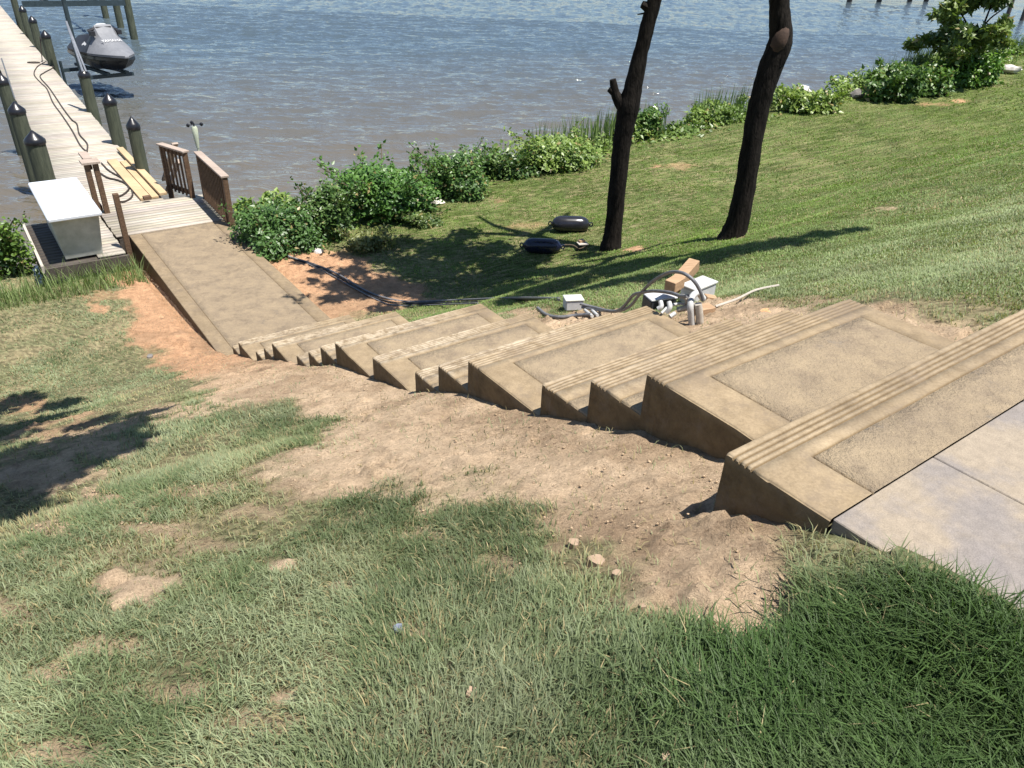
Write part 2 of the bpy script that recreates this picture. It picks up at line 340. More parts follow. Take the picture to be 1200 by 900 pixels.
def soil(x, y):                         # 0 grass .. 1 bare
    d = np.minimum(sd_poly(x, y, DIRT_L), np.minimum(sd_poly(x, y, DIRT_R), np.minimum(sd_poly(x, y, DIRT_V)+.03, sd_poly(x, y, DIRT_W))))
    n = (fbm(x*3.1, y*3.1, 4, 21)-.5); n2 = fbm(x*14, y*14, 3, 31)-.5
    f = 1-sstep(-.10, .18, d+n*.55+n2*.26-.06)
    for cx, cy, ux, uy, vx, vy, w in PATCH:
        det = ux*vy-uy*vx; a = ((x-cx)*vy-(y-cy)*vx)/det; b2 = (-(x-cx)*uy+(y-cy)*ux)/det
        r = np.sqrt(a*a+b2*b2)+n*2.2+n2*1.3
        f = np.maximum(f, w*(1-sstep(.45, 1.15, r)))
    s__, t__ = to_st(x, y); wv = .05*(n2+n)
    f = f*(1-(1-sstep(.50, .66, s__+wv*2+.12*np.clip(1.6-t__, 0, 2)-.22*sstep(1.3, 1.6, t__)))*sstep(.55, .8, t__))
    return f

# ------------------------------------------------------------------ terrain sheet (grid along the stair axes)
def grid_lines(segs):
    out = [segs[0][0]]
    for a, b2, step in segs:
        n = max(1, int(round((b2-a)/step))); out += list(np.linspace(a, b2, n+1)[1:])
    return np.array(out)
SG = grid_lines([(-300, -60, 40), (-60, -10, 5), (-10, -2, .5), (-2, -.4, .08), (-.4, 9.6, .024), (9.6, 13.6, .05), (13.6, 17, .1), (17, 40, 1.2), (40, 200, 20)])
TG = grid_lines([(-300, -60, 40), (-60, -10, 5), (-10, -4, .3), (-4, -2.2, .06), (-2.2, 2.07, .026), (2.07, 2.085, .015), (2.085, 2.12, .035), (2.12, 3.47, .15), (3.47, 3.505, .035), (3.505, 3.52, .015), (3.52, 6, .035), (6, 14, .12), (14, 34, .4), (34, 70, 3), (70, 300, 30)])
Sg, Tg = np.meshgrid(SG, TG, indexing='ij')
X = Sg*D[0]+Tg*T[0]; Y = Sg*D[1]+Tg*T[1]
Zt = ground(X, Y)
near = (np.hypot(X, Y) < 30)
bare = np.zeros_like(X); m_ = near; bare[m_] = soil(X[m_], Y[m_])
fade = sstep(30, 12, np.hypot(X, Y))
cl = fbm(Sg*9, Tg*9, 4, 5); cl2 = fbm(Sg*26, Tg*26, 3, 8)
lump = np.clip(cl-.50, 0, 1)*.15+np.clip(cl2-.55, 0, 1)*.13-.03*ridge0(fbm(Sg*2.2, Tg*.9, 3, 15))**6
con = 1-sstep(.05, .6, np.abs(Tg-2.05)); rough_ = (.35+.65*sstep(.45, .6, fbm(Sg*1.3, Tg*1.3, 3, 77))+.4*con)
# a loosely trodden line along the stairs and the dug edge beside the path
lump *= .25+.75*sstep(.03, .3, np.abs(Tg-2.0))
Zt = Zt+fade*(bare*(lump*rough_+.018*(fbm(Sg*4, Tg*4, 3, 12)-.5))+(1-bare)*.02*(fbm(Sg*6, Tg*6, 3, 14)-.5))
inside = ((Tg > 2.10) & (Tg < 3.46) & (Sg > 1.12) & (Sg < 8.6)) | ((Tg > 1.98) & (Tg < 3.52) & (Sg > 8.55) & (Sg < 13.8))
Zt = np.where(inside, Zt-.6, Zt)
patio_in = ((Tg > 1.74) & (Tg < 6.6) & (Sg > -6) & (Sg < 1.08)); Zt = np.where(patio_in, np.minimum(Zt, 3.12), Zt)
under = dock_clear(Sg, Tg); Zt = np.where(under > 0, np.minimum(Zt, np.interp(Sg, [13, 13.8, 15.2], [-.42, -.62, -1.3])), Zt)
drop = np.clip((.12-np.abs(Tg-1.9))/.12, 0, 1)*sstep(9, 10.5, Sg)*(1-sstep(13, 14, Sg)); Zt -= .07*drop   # dug trench along the path edge
# colours
orange = np.array([.52, .31, .18]); tan = np.array([.56, .42, .285]); wet = np.array([.27, .185, .115]); thatch = np.array([.165, .165, .085]); lush = np.array([.060, .085, .022]); tile_straw = np.array([.40, .32, .19])
fo = sstep(4.6, 9.0, Sg+1.2*(fbm(Sg*1.1, Tg*1.1, 3, 41)-.5)*2)[..., None]
base = tan*(1-fo)+orange*fo
w_ = (sstep(.52, .68, fbm(Sg*1.6, Tg*1.6, 4, 51)))*.45+.6*con*sstep(8.6, 7.5, Sg)*sstep(.38, .6, fbm(Sg*3, Tg*3, 3, 52))
w_ = np.maximum(w_, .8*np.exp(-((Sg-1.25)/.35)**2-((Tg-1.25)/.45)**2))
w_ = np.clip(w_, 0, .9)[..., None]; base = base*(1-w_)+wet*w_
g1 = fbm(Sg*.9, Tg*.9, 4, 61)[..., None]
lg = sstep(4, 7, Tg+2*(g1[..., 0]-.5))[..., None]
under_g = (thatch*(1-lg)+np.array([.095, .125, .035])*lg)*(.8+.5*g1)
ns_ = sstep(.45, .65, fbm(Sg*2.6, Tg*2.6, 4, 66))[..., None]; ns_ = ns_*(.45-.3*lg); under_g = under_g*(1-ns_)+tile_straw*ns_; under_g = under_g*rng.uniform(.5, 1.4, Sg.shape)[..., None]; sp_ = (rng.random(Sg.shape) < .25)[..., None]*fade[..., None]; under_g = under_g*(1-.5*sp_)+tile_straw*.5*sp_
colT = under_g*(1-bare[..., None])+base*bare[..., None]
sub = (Zt < WATER+.2)[..., None]; colT = np.where(sub, np.array([.16, .13, .09]), colT)
ni, nj = Sg.shape; idx = np.arange(ni*nj).reshape(ni, nj)
q = np.stack([idx[:-1, :-1], idx[:-1, 1:], idx[1:, 1:], idx[1:, :-1]], -1).reshape(-1, 4)[:, ::-1]
me = fast_mesh('ground', np.stack([X, Y, Zt], -1).reshape(-1, 3), q.ravel(), np.arange(len(q))*4, 'soil', True, colT.reshape(-1, 3))
tag(link(me, 'ground'), kind='structure')

# ------------------------------------------------------------------ water sheet with real waves
wx = grid_lines([(-900, -160, 90), (-160, -90, 5), (-90, -42, .8), (-42, 34, .105), (34, 110, .8), (110, 900, 80)])
wy = grid_lines([(8, 14, .3), (14, 62, .105), (62, 100, .6), (100, 180, 2), (180, 2600, 200)])
WX, WY = np.meshgrid(wx, wy, indexing='ij')
def ridge(n): return 1-np.abs(2*n-1)
ca, sa = math.cos(.28), math.sin(.28)
U = WX*ca+WY*sa; Vv = -WX*sa+WY*ca
wav = .11*ridge(fbm(U*.34+3, Vv*1.0, 2, 101))**2+.075*ridge(fbm(U*.85, Vv*2.3, 2, 103))**1.8*(.5+fbm(U*.1, Vv*.14, 2, 107))+.05*fbm(U*.15, Vv*.35, 2, 105)
WZ = WATER-.08+wav*sstep(170, 90, WY)*sstep(100, 60, np.abs(WX))
ni, nj = WX.shape; idx = np.arange(ni*nj).reshape(ni, nj)
q = np.stack([idx[:-1, :-1], idx[1:, :-1], idx[1:, 1:], idx[:-1, 1:]], -1).reshape(-1, 4)
me = fast_mesh('water', np.stack([WX, WY, WZ], -1).reshape(-1, 3), q.ravel(), np.arange(len(q))*4, 'water', True)
tag(link(me, 'water'), kind='structure')

# ------------------------------------------------------------------ concrete staircase
NOSE = {1: 1.10, 2: 1.82, 3: 2.15, 4: 2.50, 5: 3.195, 6: 3.54, 7: 3.85, 8: 4.51, 9: 5.225, 10: 5.57, 11: 5.89, 12: 6.23, 13: 6.96, 14: 7.28, 15: 7.61, 16: 8.30, 17: 8.61}
def edge_profile(a, b2, extra):
    xs = {a, a+.002, a+.005, a+.010, b2-.010, b2-.005, b2-.002, b2}
    for e in extra: xs.add(e)
    xs = sorted(xs); out = [xs[0]]
    for x in xs[1:]:
        if x-out[-1] > .0008: out.append(x)
    full = [out[0]]
    for x in out[1:]:
        n = int((x-full[-1])//.09)
        for k in range(n): full.append(full[-1]+(x-full[-1])/(n-k+1))
        full.append(x)
    return np.array(full)
def slab_mesh(name, s0, s1, t0, t1, Z, depth, grooves, pline, panel, insl, insr, chalk, seed, round_back=False, back_line=None):
    gw = .0052; ex_s = []; ex_t = []
    for g in grooves: ex_s += [s1-g-gw, s1-g-gw*.75, s1-g+gw*.75, s1-g+gw]
    if pline: ex_s += [s1-pline-.006, s1-pline-.002, s1-pline+.002, s1-pline+.006]
    if panel: ex_t += [t0+insl-.006, t0+insl-.002, t0+insl+.002, t0+insl+.006, t1-insr-.006, t1-insr-.002, t1-insr+.002, t1-insr+.006]
    ss = edge_profile(s0, s1, ex_s); tt = edge_profile(t0, t1, ex_t)
    ss = ss[(ss >= s0) & (ss <= s1)]
    S_, T_ = np.meshgrid(ss, tt, indexing='ij')
    H = np.zeros_like(S_)
    r = .009
    def rnd(d): d = np.clip(d, 0, r); return -(r-np.sqrt(np.maximum(r*r-(r-d)**2, 0)))
    H += rnd(T_-t0)+rnd(t1-T_)+rnd(s1-S_)
    for g in grooves: H -= .007*(np.abs(S_-(s1-g)) < gw*.85)
    pan = np.zeros_like(S_); grv = np.zeros_like(S_)
    if pline:
        inx = (T_ > t0+insl-.003) & (T_ < t1-insr+.003) if panel else np.ones_like(S_, bool)
        lm_ = (np.abs(S_-(s1-pline)) < .004) & inx; H -= .009*lm_; grv = np.maximum(grv, lm_*1.0)
        if panel:
            for tv in (t0+insl, t1-insr): lm_ = (np.abs(T_-tv) < .004) & (S_ < s1-pline+.003); H -= .009*lm_; grv = np.maximum(grv, lm_*1.0)
            pan = ((T_ > t0+insl+.001) & (T_ < t1-insr-.001) & (S_ < s1-pline-.001)).astype(float)
        else: pan = (S_ < s1-pline-.001)*.8
    for g in grooves: grv = np.maximum(grv, (np.abs(S_-(s1-g)) < gw*.85)*1.0)
    H += .0025*(fbm(S_*5+seed, T_*5, 3, 200+seed)-.5)+pan*.006*(fbm(S_*14+seed, T_*14, 3, 300)-.5)
    H += -.006*sstep(.60, .72, fbm(S_*16+seed, T_*16, 3, 610+seed))*((s1-S_ < .012) | (T_-t0 < .012))
    ch = chalk*(s1-S_ < .12)*np.clip(.35+1.3*fbm(T_*2.2+seed*3, S_*0+seed, 3, 500), 0, 1)*sstep(t1+.1, t1-.9, T_)
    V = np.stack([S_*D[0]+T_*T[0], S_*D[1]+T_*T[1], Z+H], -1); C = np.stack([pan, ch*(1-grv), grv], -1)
    ni, nj = S_.shape; idx = np.arange(ni*nj).reshape(ni, nj)
    q = np.stack([idx[:-1, :-1], idx[:-1, 1:], idx[1:, 1:], idx[1:, :-1]], -1).reshape(-1, 4)[:, ::-1].tolist()
    V = V.reshape(-1, 3).tolist(); C = C.reshape(-1, 3).tolist()
    # skirt: left side, front, right side
    loop = [idx[i, 0] for i in range(ni)]+[idx[-1, j] for j in range(1, nj)]+[idx[i, -1] for i in range(ni-2, -1, -1)]
    rows = [loop]; seen = list(loop)
    for dz in (.0, .03, .08, .15, .25, depth):
        new = []
        for v in seen:
            x, y, z = V[v]; j = .004*(random.random()-.5) if dz > .02 else 0
            s_, t_ = x*D[0]+y*D[1], x*T[0]+y*T[1]
            if abs(t_-t0) < 1e-6: t_ -= max(0, j)
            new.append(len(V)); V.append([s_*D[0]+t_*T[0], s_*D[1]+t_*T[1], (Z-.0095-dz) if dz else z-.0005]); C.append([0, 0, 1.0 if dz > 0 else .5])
        rows.append(new)
    for a, b2 in zip(rows[:-1], rows[1:]):
        for k in range(len(a)-1): q.append([a[k], a[k+1], b2[k+1], b2[k]])
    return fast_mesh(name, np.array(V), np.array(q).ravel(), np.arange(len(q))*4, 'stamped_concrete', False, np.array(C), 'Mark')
stair = empty('concrete_staircase', st(1.1, 2.8, 2.9), 'tan stamped concrete staircase running down the bank from patio to lower path', 'staircase')
inv = Matrix.Translation(-Vector(stair.location))
G4 = [.030, .053, .076, .099]
for k, s1 in NOSE.items():
    s0 = NOSE[k-1] if k > 1 else .73
    deep = (s1-s0) > .5 or k == 1
    t0, t1 = (1.67, 6.4) if k == 1 else (2.07, 3.52)
    Zk = (18-k)*.2
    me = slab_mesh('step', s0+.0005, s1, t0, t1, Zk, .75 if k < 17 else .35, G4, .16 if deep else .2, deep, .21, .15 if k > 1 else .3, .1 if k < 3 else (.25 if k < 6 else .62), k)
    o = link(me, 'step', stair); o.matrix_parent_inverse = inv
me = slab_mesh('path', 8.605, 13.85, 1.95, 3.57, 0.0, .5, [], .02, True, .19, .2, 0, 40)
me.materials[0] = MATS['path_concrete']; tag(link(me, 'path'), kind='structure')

# patio of large slabs, level with the top step
patio = bpy.data.objects.new('patio', None); COL.objects.link(patio); patio.location = st(.3, 3, 3.4); patio.rotation_euler = (0, 0, RZ); patio['kind'] = 'structure'
def paver(t0, t1, s0, s1):
    g = .002; bm = bmesh.new(); box(bm, ((t0+t1)/2-3, (s0+s1)/2-.3, -.045), (t1-t0-2*g, s1-s0-2*g, .09)); return bm_obj('paver', bm, 'paver', patio, bevel=.003)
cols_ = [(1.675, 2.205), (2.205, 2.81), (2.81, 3.42), (3.42, 4.03), (4.03, 4.64), (4.64, 5.25), (5.25, 5.86), (5.86, 6.4)]
for i, (a0, a1) in enumerate(cols_):
    y = .7295; off = [.428, .61, .9, .61][i % 4]; first = True
    while y > -2.4:
        h = off if first else [.61, .43, .9][(i+int(y*3)) % 3]; first = False
        paver(a0, a1, y-h, y); y -= h
bm = bmesh.new(); box(bm, (4.05-3, -1.0-.3, -.2), (4.66, 3.4, .22)); bm_obj('patio_base', bm, 'tan_stone', patio)

# ------------------------------------------------------------------ dock
DA = math.radians(126.9-1.6); DD = Vector((math.cos(DA), math.sin(DA), 0)); DT = Vector((DD.y, -DD.x, 0)); DO = st(15.6, 2.16, 0)
def dk(a, c, z=0): return DO+DD*a+DT*c+Vector((0, 0, z))      # a along the dock, c to the right of its middle line
dock = empty('wooden_dock', DO, 'long weathered grey plank dock running out over the water', 'dock')
def boards(name, mat, parent, org, ax, ay, length, half, pitch, gap, thick, ztop, tint=(.86, 1.1), hw_j=.01):
    V = []; Q = []; C = []; n = int(length/pitch); base = [0, 0, 0]
    po = Vector(parent.location) if parent else Vector((0, 0, 0))
    for k in range(n):
        a0, a1 = k*pitch+gap/2, (k+1)*pitch-gap/2; l, r2 = -half+random.uniform(-hw_j, hw_j), half+random.uniform(-hw_j, hw_j); dz = random.uniform(-.002, .002)
        c = random.uniform(*tint); cc = (c, c*random.uniform(.96, 1.02), c*random.uniform(.92, 1.02)); b0 = len(V)
        for zz in (ztop-thick, ztop+dz):
            for (aa, bb2) in ((a0, l), (a1, l), (a1, r2), (a0, r2)):
                V.append(org+ax*aa+ay*bb2+Vector((0, 0, zz))-po); C.append(cc)
        for f in ((4, 5, 6, 7), (3, 2, 1, 0), (0, 1, 5, 4), (1, 2, 6, 5), (2, 3, 7, 6), (3, 0, 4, 7)): Q.append([b0+i for i in f])
    me = fast_mesh(name, np.array([tuple(v) for v in V]), np.array(Q).ravel(), np.arange(len(Q))*4, mat, False, np.array(C)); 
    return link(me, name, parent)
boards('deck', 'decking', dock, DO, DD, DT, 60, .79, .142, .007, .035, 0)
bm = bmesh.new()
for c in (-.74, 0, .74): beam(bm, dk(0, c, -.16)-DO, dk(60, c, -.16)-DO, .06, .24)
for k in range(20): beam(bm, dk(.3+3*k, -.85, -.34)-DO, dk(.3+3*k, .85, -.34)-DO, .08, .2)
bm_obj('stringer', bm, 'dark_wood', dock)
# landing between the path and the dock
land = empty('dock_landing', st(14.7, 2.7, 0), 'low plank landing joining the concrete path to the dock', 'deck')
SD = Vector((D[0], D[1], 0)); ST = Vector((T[0], T[1], 0))
boards('deck', 'decking', land, st(13.86, 2.735), SD, ST, 1.76, .985, .14, .006, .035, 0.012, (.80, 1.0))
boards('side_deck', 'decking', land, st(13.06, 1.52), SD, ST, 2.3, .20, .14, .006, .035, 0.0, (.78, .95))
boards('lower_deck', 'dark_wood', land, st(13.1, .93), SD, ST, 2.25, .385, .14, .008, .035, -.045, (.8, 1.1))
bm = bmesh.new(); lo = Vector(land.location)
beam(bm, st(13.06, .52, -.06)-lo, st(15.36, .52, -.06)-lo, .04, .12); bm_obj('edge_board', bm, 'pale_board', land)
bm = bmesh.new()
beam(bm, st(13.03, .54, -.14)-lo, st(13.03, 1.76, -.14)-lo, .05, .2); beam(bm, st(13.84, 1.78, -.16)-lo, st(13.84, 3.72, -.16)-lo, .02, .24)
for t_ in (1.8, 2.7, 3.7): beam(bm, st(13.9, t_, -.16)-lo, st(15.6, t_, -.16)-lo, .05, .22)
for s_, t_ in ((13.2, .6), (13.2, 1.7), (15.2, .6), (15.4, 3.7), (14, 3.75)): beam(bm, st(s_, t_, -1.6)-lo, st(s_, t_, -.1)-lo, .12, .12)
bm_obj('frame', bm, 'dark_wood', land)

# pilings with black cone caps
def piling_parts(top=1.0, r=.15, capped=True):
    bm = bmesh.new(); tube(bm, [(0, 0, z) for z in np.linspace(-2.6, top-.05, 14)], [r*(1.0+.1*(1-i/13)) for i in range(14)], 18, jitter=.012)
    post = bm_obj('post', bm, 'piling_wood', None, smooth=60)
    bm = bmesh.new(); lathe(bm, [(r+.012, top-.09), (r+.016, top-.075), (r+.016, top-.012), (r*.9, top+.03), (r*.45, top+.10), (.012, top+.165)], 22); cap = bm_obj('cap', bm, 'black_plastic', None, smooth=50)
    return post, cap
pl = [((40, 163), 'piling on left of dock nearest the white dock box', .17), ((19, 128), 'second piling from the white box on left of dock', .16), ((2.5, 94), 'piling cut by the left edge of the photo beside the dock', .15),
      ((155.5, 146), 'black capped piling right of dock, nearest the stacked lumber', .125), ((127.7, 117.5), 'black capped piling right of dock, between lumber and watercraft', .145), ((98, 86), 'black capped piling touching the leaning grey pipes by the watercraft', .145),
      ((53, 41), 'black capped piling right of dock with rope tied round it', .15), ((37.8, 23.5), 'black capped piling on dock, just beyond the roped piling', .145), ((26, 11), 'black capped piling beneath the dark boat lift beam at dock edge', .14), ((15, -4), 'far dock piling whose cap is above the photo edge', .15)]
p0 = None
for i, (c, lab, r_) in enumerate(pl):
    p = at(c[0], c[1], 1.0); e = empty('dock_piling', (p.x, p.y, 0), lab, 'piling', 'pilings along the dock', rz=random.uniform(0, 6))
    if p0 is None: po_, ca_ = piling_parts()
    else: po_, ca_ = p0[0].copy(), p0[1].copy(); COL.objects.link(po_); COL.objects.link(ca_)
    if p0 is None: p0 = (po_, ca_)
    po_.parent = e; ca_.parent = e; e.scale = (r_/.15, r_/.15, 1)

# white dock box
bxo = st(14.05, 1.14, 0)
dbx = empty('dock_box', bxo, 'white dock storage box with bright flat lid and grimy side', 'storage box', rz=RZ)
bm = bmesh.new()
lo_v = [(-.27, -.86), (.27, -.86), (.27, .88), (-.27, .88)]; hi_v = [(-.335, -1.0), (.335, -1.0), (.335, 1.02), (-.335, 1.02)]
vb = [bm.verts.new((x, y, .0)) for x, y in lo_v]+[bm.verts.new((x, y, .68)) for x, y in hi_v]
for f in ((0, 3, 2, 1), (4, 5, 6, 7), (0, 1, 5, 4), (1, 2, 6, 5), (2, 3, 7, 6), (3, 0, 4, 7)): bm.faces.new([vb[i] for i in f])
bm_obj('body', bm, 'weathered_white', dbx, bevel=.02)
bm = bmesh.new(); box(bm, (0, 0, .715), (.76, 2.18, .07)); bm_obj('lid', bm, 'white_plastic', dbx, bevel=.018)

# railings
def rail_section(e, p, q, h, balus=True, capw=.14, ends=(True, True), z1=None):
    o = Vector(e.location); p, q = Vector(p), Vector(q); L_ = (q-p).length; up = Vector((0, 0, 1)); d = (q-p)/L_
    if ends[0]: bm = bmesh.new(); beam(bm, p-o+Vector((0, 0, -.35)), p-o+up*(h-.04), .09, .09); bm_obj('post', bm, 'rail_wood', e, bevel=.004)
    if ends[1]: bm = bmesh.new(); beam(bm, q-o+Vector((0, 0, -.35)), q-o+up*(h-.04), .09, .09); bm_obj('post', bm, 'rail_wood', e, bevel=.004)
    bm = bmesh.new(); beam(bm, p-o+up*(h-.02)-d*.06, q-o+up*(h-.02)+d*.06, capw, .036); bm_obj('cap_rail', bm, 'rail_cap', e, bevel=.004)
    for hh in (.1, h-.085): bm = bmesh.new(); beam(bm, p-o+up*hh, q-o+up*hh, .04, .085); bm_obj('rail', bm, 'rail_wood', e)
    if balus:
        n = int(L_/.115)
        for k in range(1, n):
            c = p+(q-p)*k/n; bm = bmesh.new(); off = Vector((-d.y, d.x, 0))*.038
            beam(bm, c-o+up*.03+off, c-o+up*(h-.045)+off, .034, .034); bm_obj('baluster', bm, 'rail_wood', e)
ra = empty('wooden_railing', st(14.3, 3.66, 0), 'dark brown baluster railing on right of the landing beside the shrubs', 'railing')
rail_section(ra, st(13.45, 3.60), st(15.2, 3.66), .93)
rb = empty('wooden_railing', st(15.6, 3.4, 0), 'short angled dark railing panel beyond the landing railing, above the water', 'railing')
rail_section(rb, st(15.42, 3.46), st(16.15, 3.22), .93)
o = Vector(rb.location); bm = bmesh.new(); a_ = at(205, 168, .9)-o; b_ = at(193, 211, -.1)-o; beam(bm, a_, b_, .12, .04); beam(bm, a_-Vector((0, 0, .35)), b_-Vector((0, 0, .25)), .05, .09); bm_obj('stair_rail', bm, 'rail_cap', rb)
rc = empty('wooden_railing', st(15.35, 1.80, 0), 'narrow brown railing end beside the white dock box', 'railing')
o = Vector(rc.location)
for (s_, t_) in ((15.22, 1.73), (15.22, 1.87), (15.85, 1.80)):
    bm = bmesh.new(); beam(bm, st(s_, t_, -.3)-o, st(s_, t_, .93)-o, .09, .09); bm_obj('post', bm, 'rail_wood', rc, bevel=.004)
bm = bmesh.new(); beam(bm, st(15.13, 1.80, .95)-o, st(15.42, 1.80, .95)-o, .30, .036); beam(bm, st(15.45, 1.80, .95)-o, st(15.98, 1.80, .95)-o, .14, .036); bm_obj('cap_rail', bm, 'rail_cap', rc)
for hh in (.1, .85): bm = bmesh.new(); beam(bm, st(15.27, 1.80, hh)-o, st(15.8, 1.80, hh)-o, .04, .085); bm_obj('rail', bm, 'rail_wood', rc)
lp = st(13.2, 1.80, 0); bm = bmesh.new(); beam(bm, (0, 0, -.3), (0, 0, .93), .085, .085)
tag(bm_obj('wooden_post', bm, 'rail_wood', None, loc=lp, bevel=.005), 'lone square brown post at corner of path and landing', 'post')

# lumber lying on the dock
def plank(p, q, w, h, z, lab, mat='new_lumber'):
    a = at(*p, .03); c = at(*q, .03); mid = (a+c)/2; mid.z = 0
    bm = bmesh.new(); beam(bm, (a.x-mid.x, a.y-mid.y, z), (c.x-mid.x, c.y-mid.y, z), w, h)
    tag(bm_obj('lumber_plank', bm, mat, None, loc=mid, bevel=.003), lab, 'plank', 'new planks lying on the dock')
plank((131, 188), (171, 233), .20, .05, .03, 'widest new yellow plank, nearest the box on the dock')
plank((144, 189), (182, 231), .13, .04, .026, 'middle yellow plank between two others on the dock')
plank((141, 176), (192, 230), .14, .05, .075, 'longest yellow plank, raised, at the right edge of dock')
b0_ = at(172, 231, .1); bm = bmesh.new(); box(bm, (0, 0, 0), (.13, .10, .07), RZ+.1)
tag(bm_obj('wood_block', bm, 'rail_wood', None, loc=(b0_.x, b0_.y, .088), bevel=.003), 'small dark wood offcut on the near end of the yellow planks', 'block')

# weather instrument on a stake
w0 = at(236, 196, 0); ws = empty('wind_gauge', (w0.x, w0.y, 0), 'pale green wind gauge on a stake behind the brown railing', 'weather gauge')
bm = bmesh.new(); tube(bm, [(0, 0, -1.6), (0, 0, .52)], .022, 8); bm_obj('stake', bm, 'instrument', ws, smooth=40)
bm = bmesh.new(); lathe(bm, [(.03, .42), (.04, .5), (.055, .66), (.065, .84), (.05, .88)], 14); bm_obj('housing', bm, 'instrument', ws, smooth=50)
bm = bmesh.new()
for k in range(3):
    a_ = k*2.09+.1; beam(bm, (0, 0, .93), (.14*math.cos(a_), .14*math.sin(a_), .93), .012, .012)
    bmesh.ops.create_icosphere(bm, subdivisions=1, radius=.045, matrix=Matrix.Translation((.16*math.cos(a_), .16*math.sin(a_), .93)))
tube(bm, [(0, 0, .86), (0, 0, .95)], .015, 6); bm_obj('cups', bm, 'black_plastic', ws)

# hose and cords on the dock
def cord(name, pix, z, r, mat, lab, cat, n=8):
    pts = [at(x, y, z) for x, y in pix]; o = pts[0].copy(); P = smooth_path([p-o for p in pts], n); bm = bmesh.new(); tube(bm, P, r, 6)
    return tag(bm_obj(name, bm, mat, None, loc=o, smooth=60), lab, cat)
cord('power_cord', [(54, 72), (44, 78), (40, 87), (48, 97), (55, 104), (62, 120), (72, 134), (84, 152), (94, 170), (102, 178)], .014, .018, 'cable_brown', 'left cord of the two brown cords running down the dock', 'cord')
cord('power_cord', [(58, 74), (62, 79), (52, 85), (47, 90), (57, 102), (64, 112), (74, 127), (84, 140), (90, 145), (93, 157), (102, 168), (102, 177)], .018, .018, 'cable_brown', 'wavy right cord of the two brown cords running down the dock', 'cord')
cord('coiled_hose', [(119, 191), (128, 200), (142, 208), (150, 214), (155, 224), (154, 231), (146, 236), (134, 236)], .02, .017, 'cable_brown', 'outer loop of dark hose curling beside the lumber on dock', 'hose')
cord('coiled_hose', [(118, 203), (126, 208), (138, 211), (147, 215), (151, 221), (144, 228), (133, 232)], .022, .017, 'cable_brown', 'inner loop of dark hose curling by the brown railing post', 'hose')
p = at(53.5, 43, .85); o_ = Vector((p.x, p.y, 0)); bm = bmesh.new()
for (dx, dy) in ((-.2, -.12), (.02, -.2), (.14, -.14)): tube(bm, smooth_path([(dx*.8, dy*.8, .85), (dx*1.05, dy*1.1, .45), (dx*1.3, dy*1.5, .02)], 5), .016, 6)
for k in range(3): tube(bm, [(.17*math.cos(a)-.02, .17*math.sin(a), .80-.04*k) for a in np.linspace(0, 2*PI, 15)], .014, 6, cap=False)
tube(bm, [(-.45+.22*math.cos(a), -.40+.12*math.sin(a), .02) for a in np.linspace(0, 2*PI, 15)], .016, 6, cap=False)
tag(bm_obj('mooring_rope', bm, 'cable_brown', None, loc=o_, smooth=60), 'rope looped round a dock piling with its ends on the planks', 'rope')

# boat lift beyond the watercraft
lf = empty('boat_lift', st(46, 6.5, 0), 'dark steel boat lift beams on green pilings past the watercraft', 'boat lift'); o = Vector(lf.location)
LP = [st(46.63, 9.04), st(52.0, 9.48), st(57.1, 9.68)]
for p in LP:
    bm = bmesh.new(); tube(bm, [p-o+Vector((0, 0, z)) for z in np.linspace(-3, 4.2, 10)], .19, 14, jitter=.02); bm_obj('piling', bm, 'piling_wood', lf, smooth=60)
bm = bmesh.new(); e1 = at(148, 8, .9)
for (p, t0_) in ((st(46.4, 8.9), 4.3), (st(51.5, 9.3), 4.4)):
    q_ = p-ST*(9.0-t0_-.1); beam(bm, p-o+Vector((0, 0, .88)), q_-o+Vector((0, 0, .88)), .12, .26)
beam(bm, st(46.4, 5.4, .9)-o, st(57, 5.6, .9)-o, .14, .2); beam(bm, st(46.4, 7.6, .9)-o, st(57, 7.8, .9)-o, .14, .2)
for t_ in (5.4, 7.6): beam(bm, st(46.4, t_, .95)-o, st(47.0, t_-.7, 1.9)-o, .08, .14); beam(bm, st(46.4, t_, .95)-o, st(46.5, t_, 2.2)-o, .08, .08)
beam(bm, st(46.9, 4.4, 1.75)-o, st(46.9, 9.1, 1.75)-o, .16, .28)
bm_obj('beam', bm, 'steel_dark', lf)

# personal watercraft under its cover, on a small lift
bow = at(156, 74, .35); bar = at(117, 33, 1.25); hd = Vector((bow.x-bar.x, bow.y-bar.y, 0)); hl = hd.length
jx = hd.normalized(); jr = math.atan2(jx.y, jx.x)
JS = 1.2; jo = Vector((bow.x, bow.y, 0))-jx*3.0*JS-Vector((.18, .0, 0)); jo.z = -.12
jet = empty('jet_ski', jo, 'jet ski on a lift under a grey and black cover', 'jet ski', rz=jr); jet.scale = (JS, JS, JS)
def loft(secs, mats, fmat=None):
    bm = bmesh.new(); rings = [[bm.verts.new(v) for v in s_] for s_ in secs]; n = len(secs[0])
    for i in range(len(rings)-1):
        for k in range(n):
            f = bm.faces.new((rings[i][k], rings[i][(k+1) % n], rings[i+1][(k+1) % n], rings[i+1][k]))
            if fmat: f.material_index = fmat(i, k)
    bm.faces.new(rings[0][::-1]); bm.faces.new(rings[-1]); return bm
hull = []
for x, w, zk, zg in ((0, .48, .12, .45), (.6, .56, .05, .46), (1.5, .60, .02, .48), (2.2, .56, .06, .50), (2.7, .36, .2, .52), (3.0, .05, .42, .54)):
    hull.append([(x, -w, zg), (x, -w*1.02, zg-.08), (x, -w*.75, zk+.12), (x, 0, zk), (x, w*.75, zk+.12), (x, w*1.02, zg-.08), (x, w, zg), (x, 0, zg+.02)])
bm_obj('hull', loft(hull, None), 'hull_dark', jet, smooth=35)
cov = []
